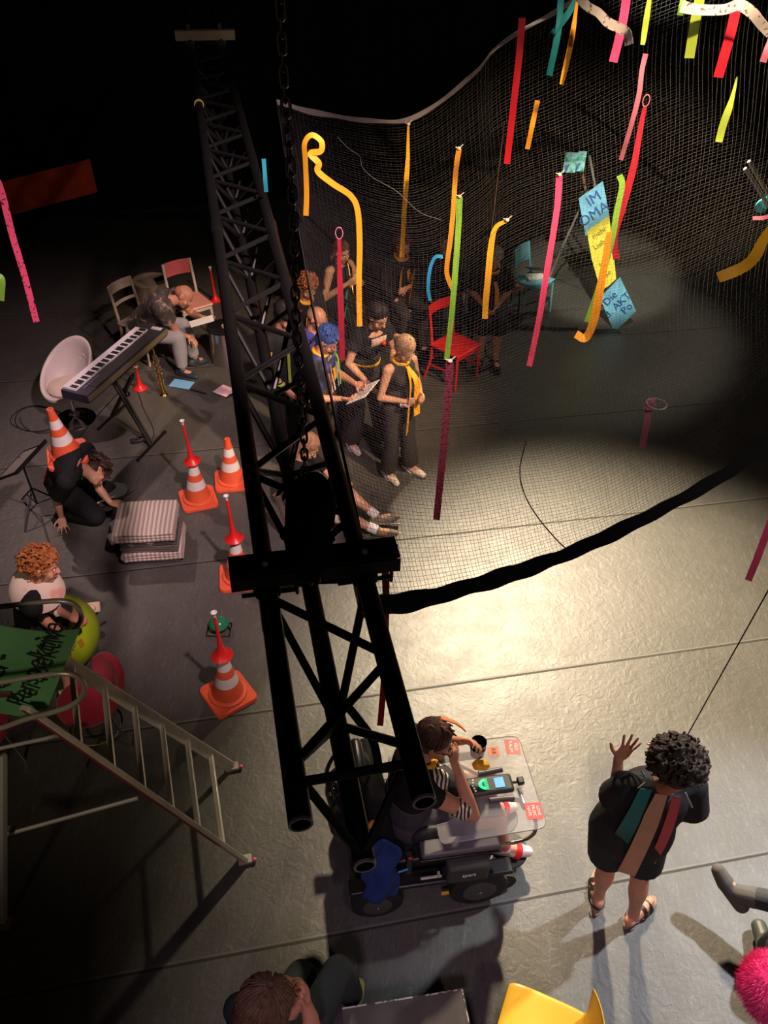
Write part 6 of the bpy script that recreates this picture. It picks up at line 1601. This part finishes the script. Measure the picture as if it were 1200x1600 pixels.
    return t, O, yaw
WC, WO, WY = wheelchair()
q = Matrix.Rotation(R(WY), 3, 'Z'); wl = lambda x, y, z: WO + q @ V((x, y, z))
wp = person('brown-haired person with red glasses seated in the power wheelchair, hand at mouth', V((WO.x, WO.y, 0)), WY,
    dict(pelvis=wl(-.12, 0, .62), chest=wl(-.10, 0, .92), neck=wl(-.06, 0, 1.09), head=wl(.0, .0, 1.23), kn_l=wl(.38, .13, .62), kn_r=wl(.38, -.14, .62), an_l=wl(.48, .15, .20), an_r=wl(.48, -.11, .20), to_l=wl(.61, .17, .14), to_r=wl(.62, -.13, .14),
         el_r=wl(.19, -.24, .86), wr_r=wl(.11, -.06, 1.10), el_l=wl(.12, .25, .84), wr_l=wl(.20, .12, 1.02)),
    face=V((.93, -.12, -.42)), skin=SKIN2, hair=dict(kind='short', m=hairmat('hair_warm_brown', (.09, .035, .03))), top=dict(m=BLK, sleeve=.30, puff=.014), bottom=dict(m=mat('dark_violet_shorts', (.05, .045, .06), .8), leg=.72, puff=.02, flare=.01, name='shorts'),
    shoes=dict(m=mat('white_red_shoe', (.75, .68, .66), .6)), glasses=GLASSF, vox=.0055, girth=1.08,
    hands=dict(r=dict(dir=V((-.15, .12, .8)), palm=V((-.6, .4, 0)), curl=1.25), l=dict(dir=V((.5, -.3, .35)), palm=V((.2, -.8, 0)), curl=.8)))
scarf(wp, YEL, tails=((.05, .12),), w=.07)
ZB = pattern('zebra_print', [(.03, .025, .02), (.75, .68, .55)], 'wave', 14, .8, (.45, .55), distort=4.)
c0 = wp.P['sh_r'].lerp(wp.P['el_r'], .62); c1 = wp.P['sh_r'].lerp(wp.P['el_r'], .86); MB().tube([c0, c1], [.052, .048], 18).build('zebra_armband', ZB, wp.root)
sh = wp.P['sh_r'].lerp(wp.P['neck'], .45)+V((.02, -.01, .03)); m = MB().ell(sh+V((.05, 0, -.05)), (.075, .07, .05)); m.build('zebra_collar', ZB, wp.root)
for q_ in 'lr':
    an, to = wp.P['an_'+q_], wp.P['to_'+q_]; MB().tube([an.lerp(to, .45)+V((0, 0, -.02)), an.lerp(to, .68)+V((0, 0, -.02))], .05, 14).build('red_shoe_strap', RED, wp.root)
    MB().tube([an+V((0, 0, .01)), an+V((-.03, 0, .07))], [.042, .042], 14).build('red_sock_cuff', mat('rose_cuff', (.6, .1, .12), .7), wp.root)
g = [[wp.hp(-.075+.05*u, -.03+.15*v, .115+.03*u+.01*math.sin(v*3)-.04*max(0,v-.6)) for u in (0, .5, 1)] for v in (0, .25, .5, .75, 1)]
MB().sheet(g, .006).build('orange_hair_bow', mat('orange_bow', (.85, .22, .08), .7), wp.root)
# cup
cc = wl(.27, .09, .98); cupz = wl(.285, .085, .93)
t = thing('mug', 'metal cup of brown drink held by the person in the wheelchair', 'cup', cupz)
MB().lathe([(.033, 0), (.036, .01), (.042, .11), (.0445, .115), (.040, .113), (.036, .02)], n=28, caps=True).build('cup', CHROME, t); MB().lathe([(.001, .095), (.039, .095)], n=24).build('drink', mat('brown_drink', (.16, .05, .015), .2), t)
MB().lathe([(.001, 0), (.038, 0), (.044, .07), (.046, .07), (.046, .062)], c=(0, 0, .0), n=24, caps=False).build('label_band', pattern('cup_band', [(.7, .68, .62), (.1, .07, .05)], 'noise', 20, .4, (.55, .6)), t)
MB().box((-.0, -.03, .0), (.10, .05, .05), (0, 30, 20)).build('yellow_cloth', YEL, wp.root, bevel=.015).location = cupz-wp.B+V((.02, -.03, -.02))
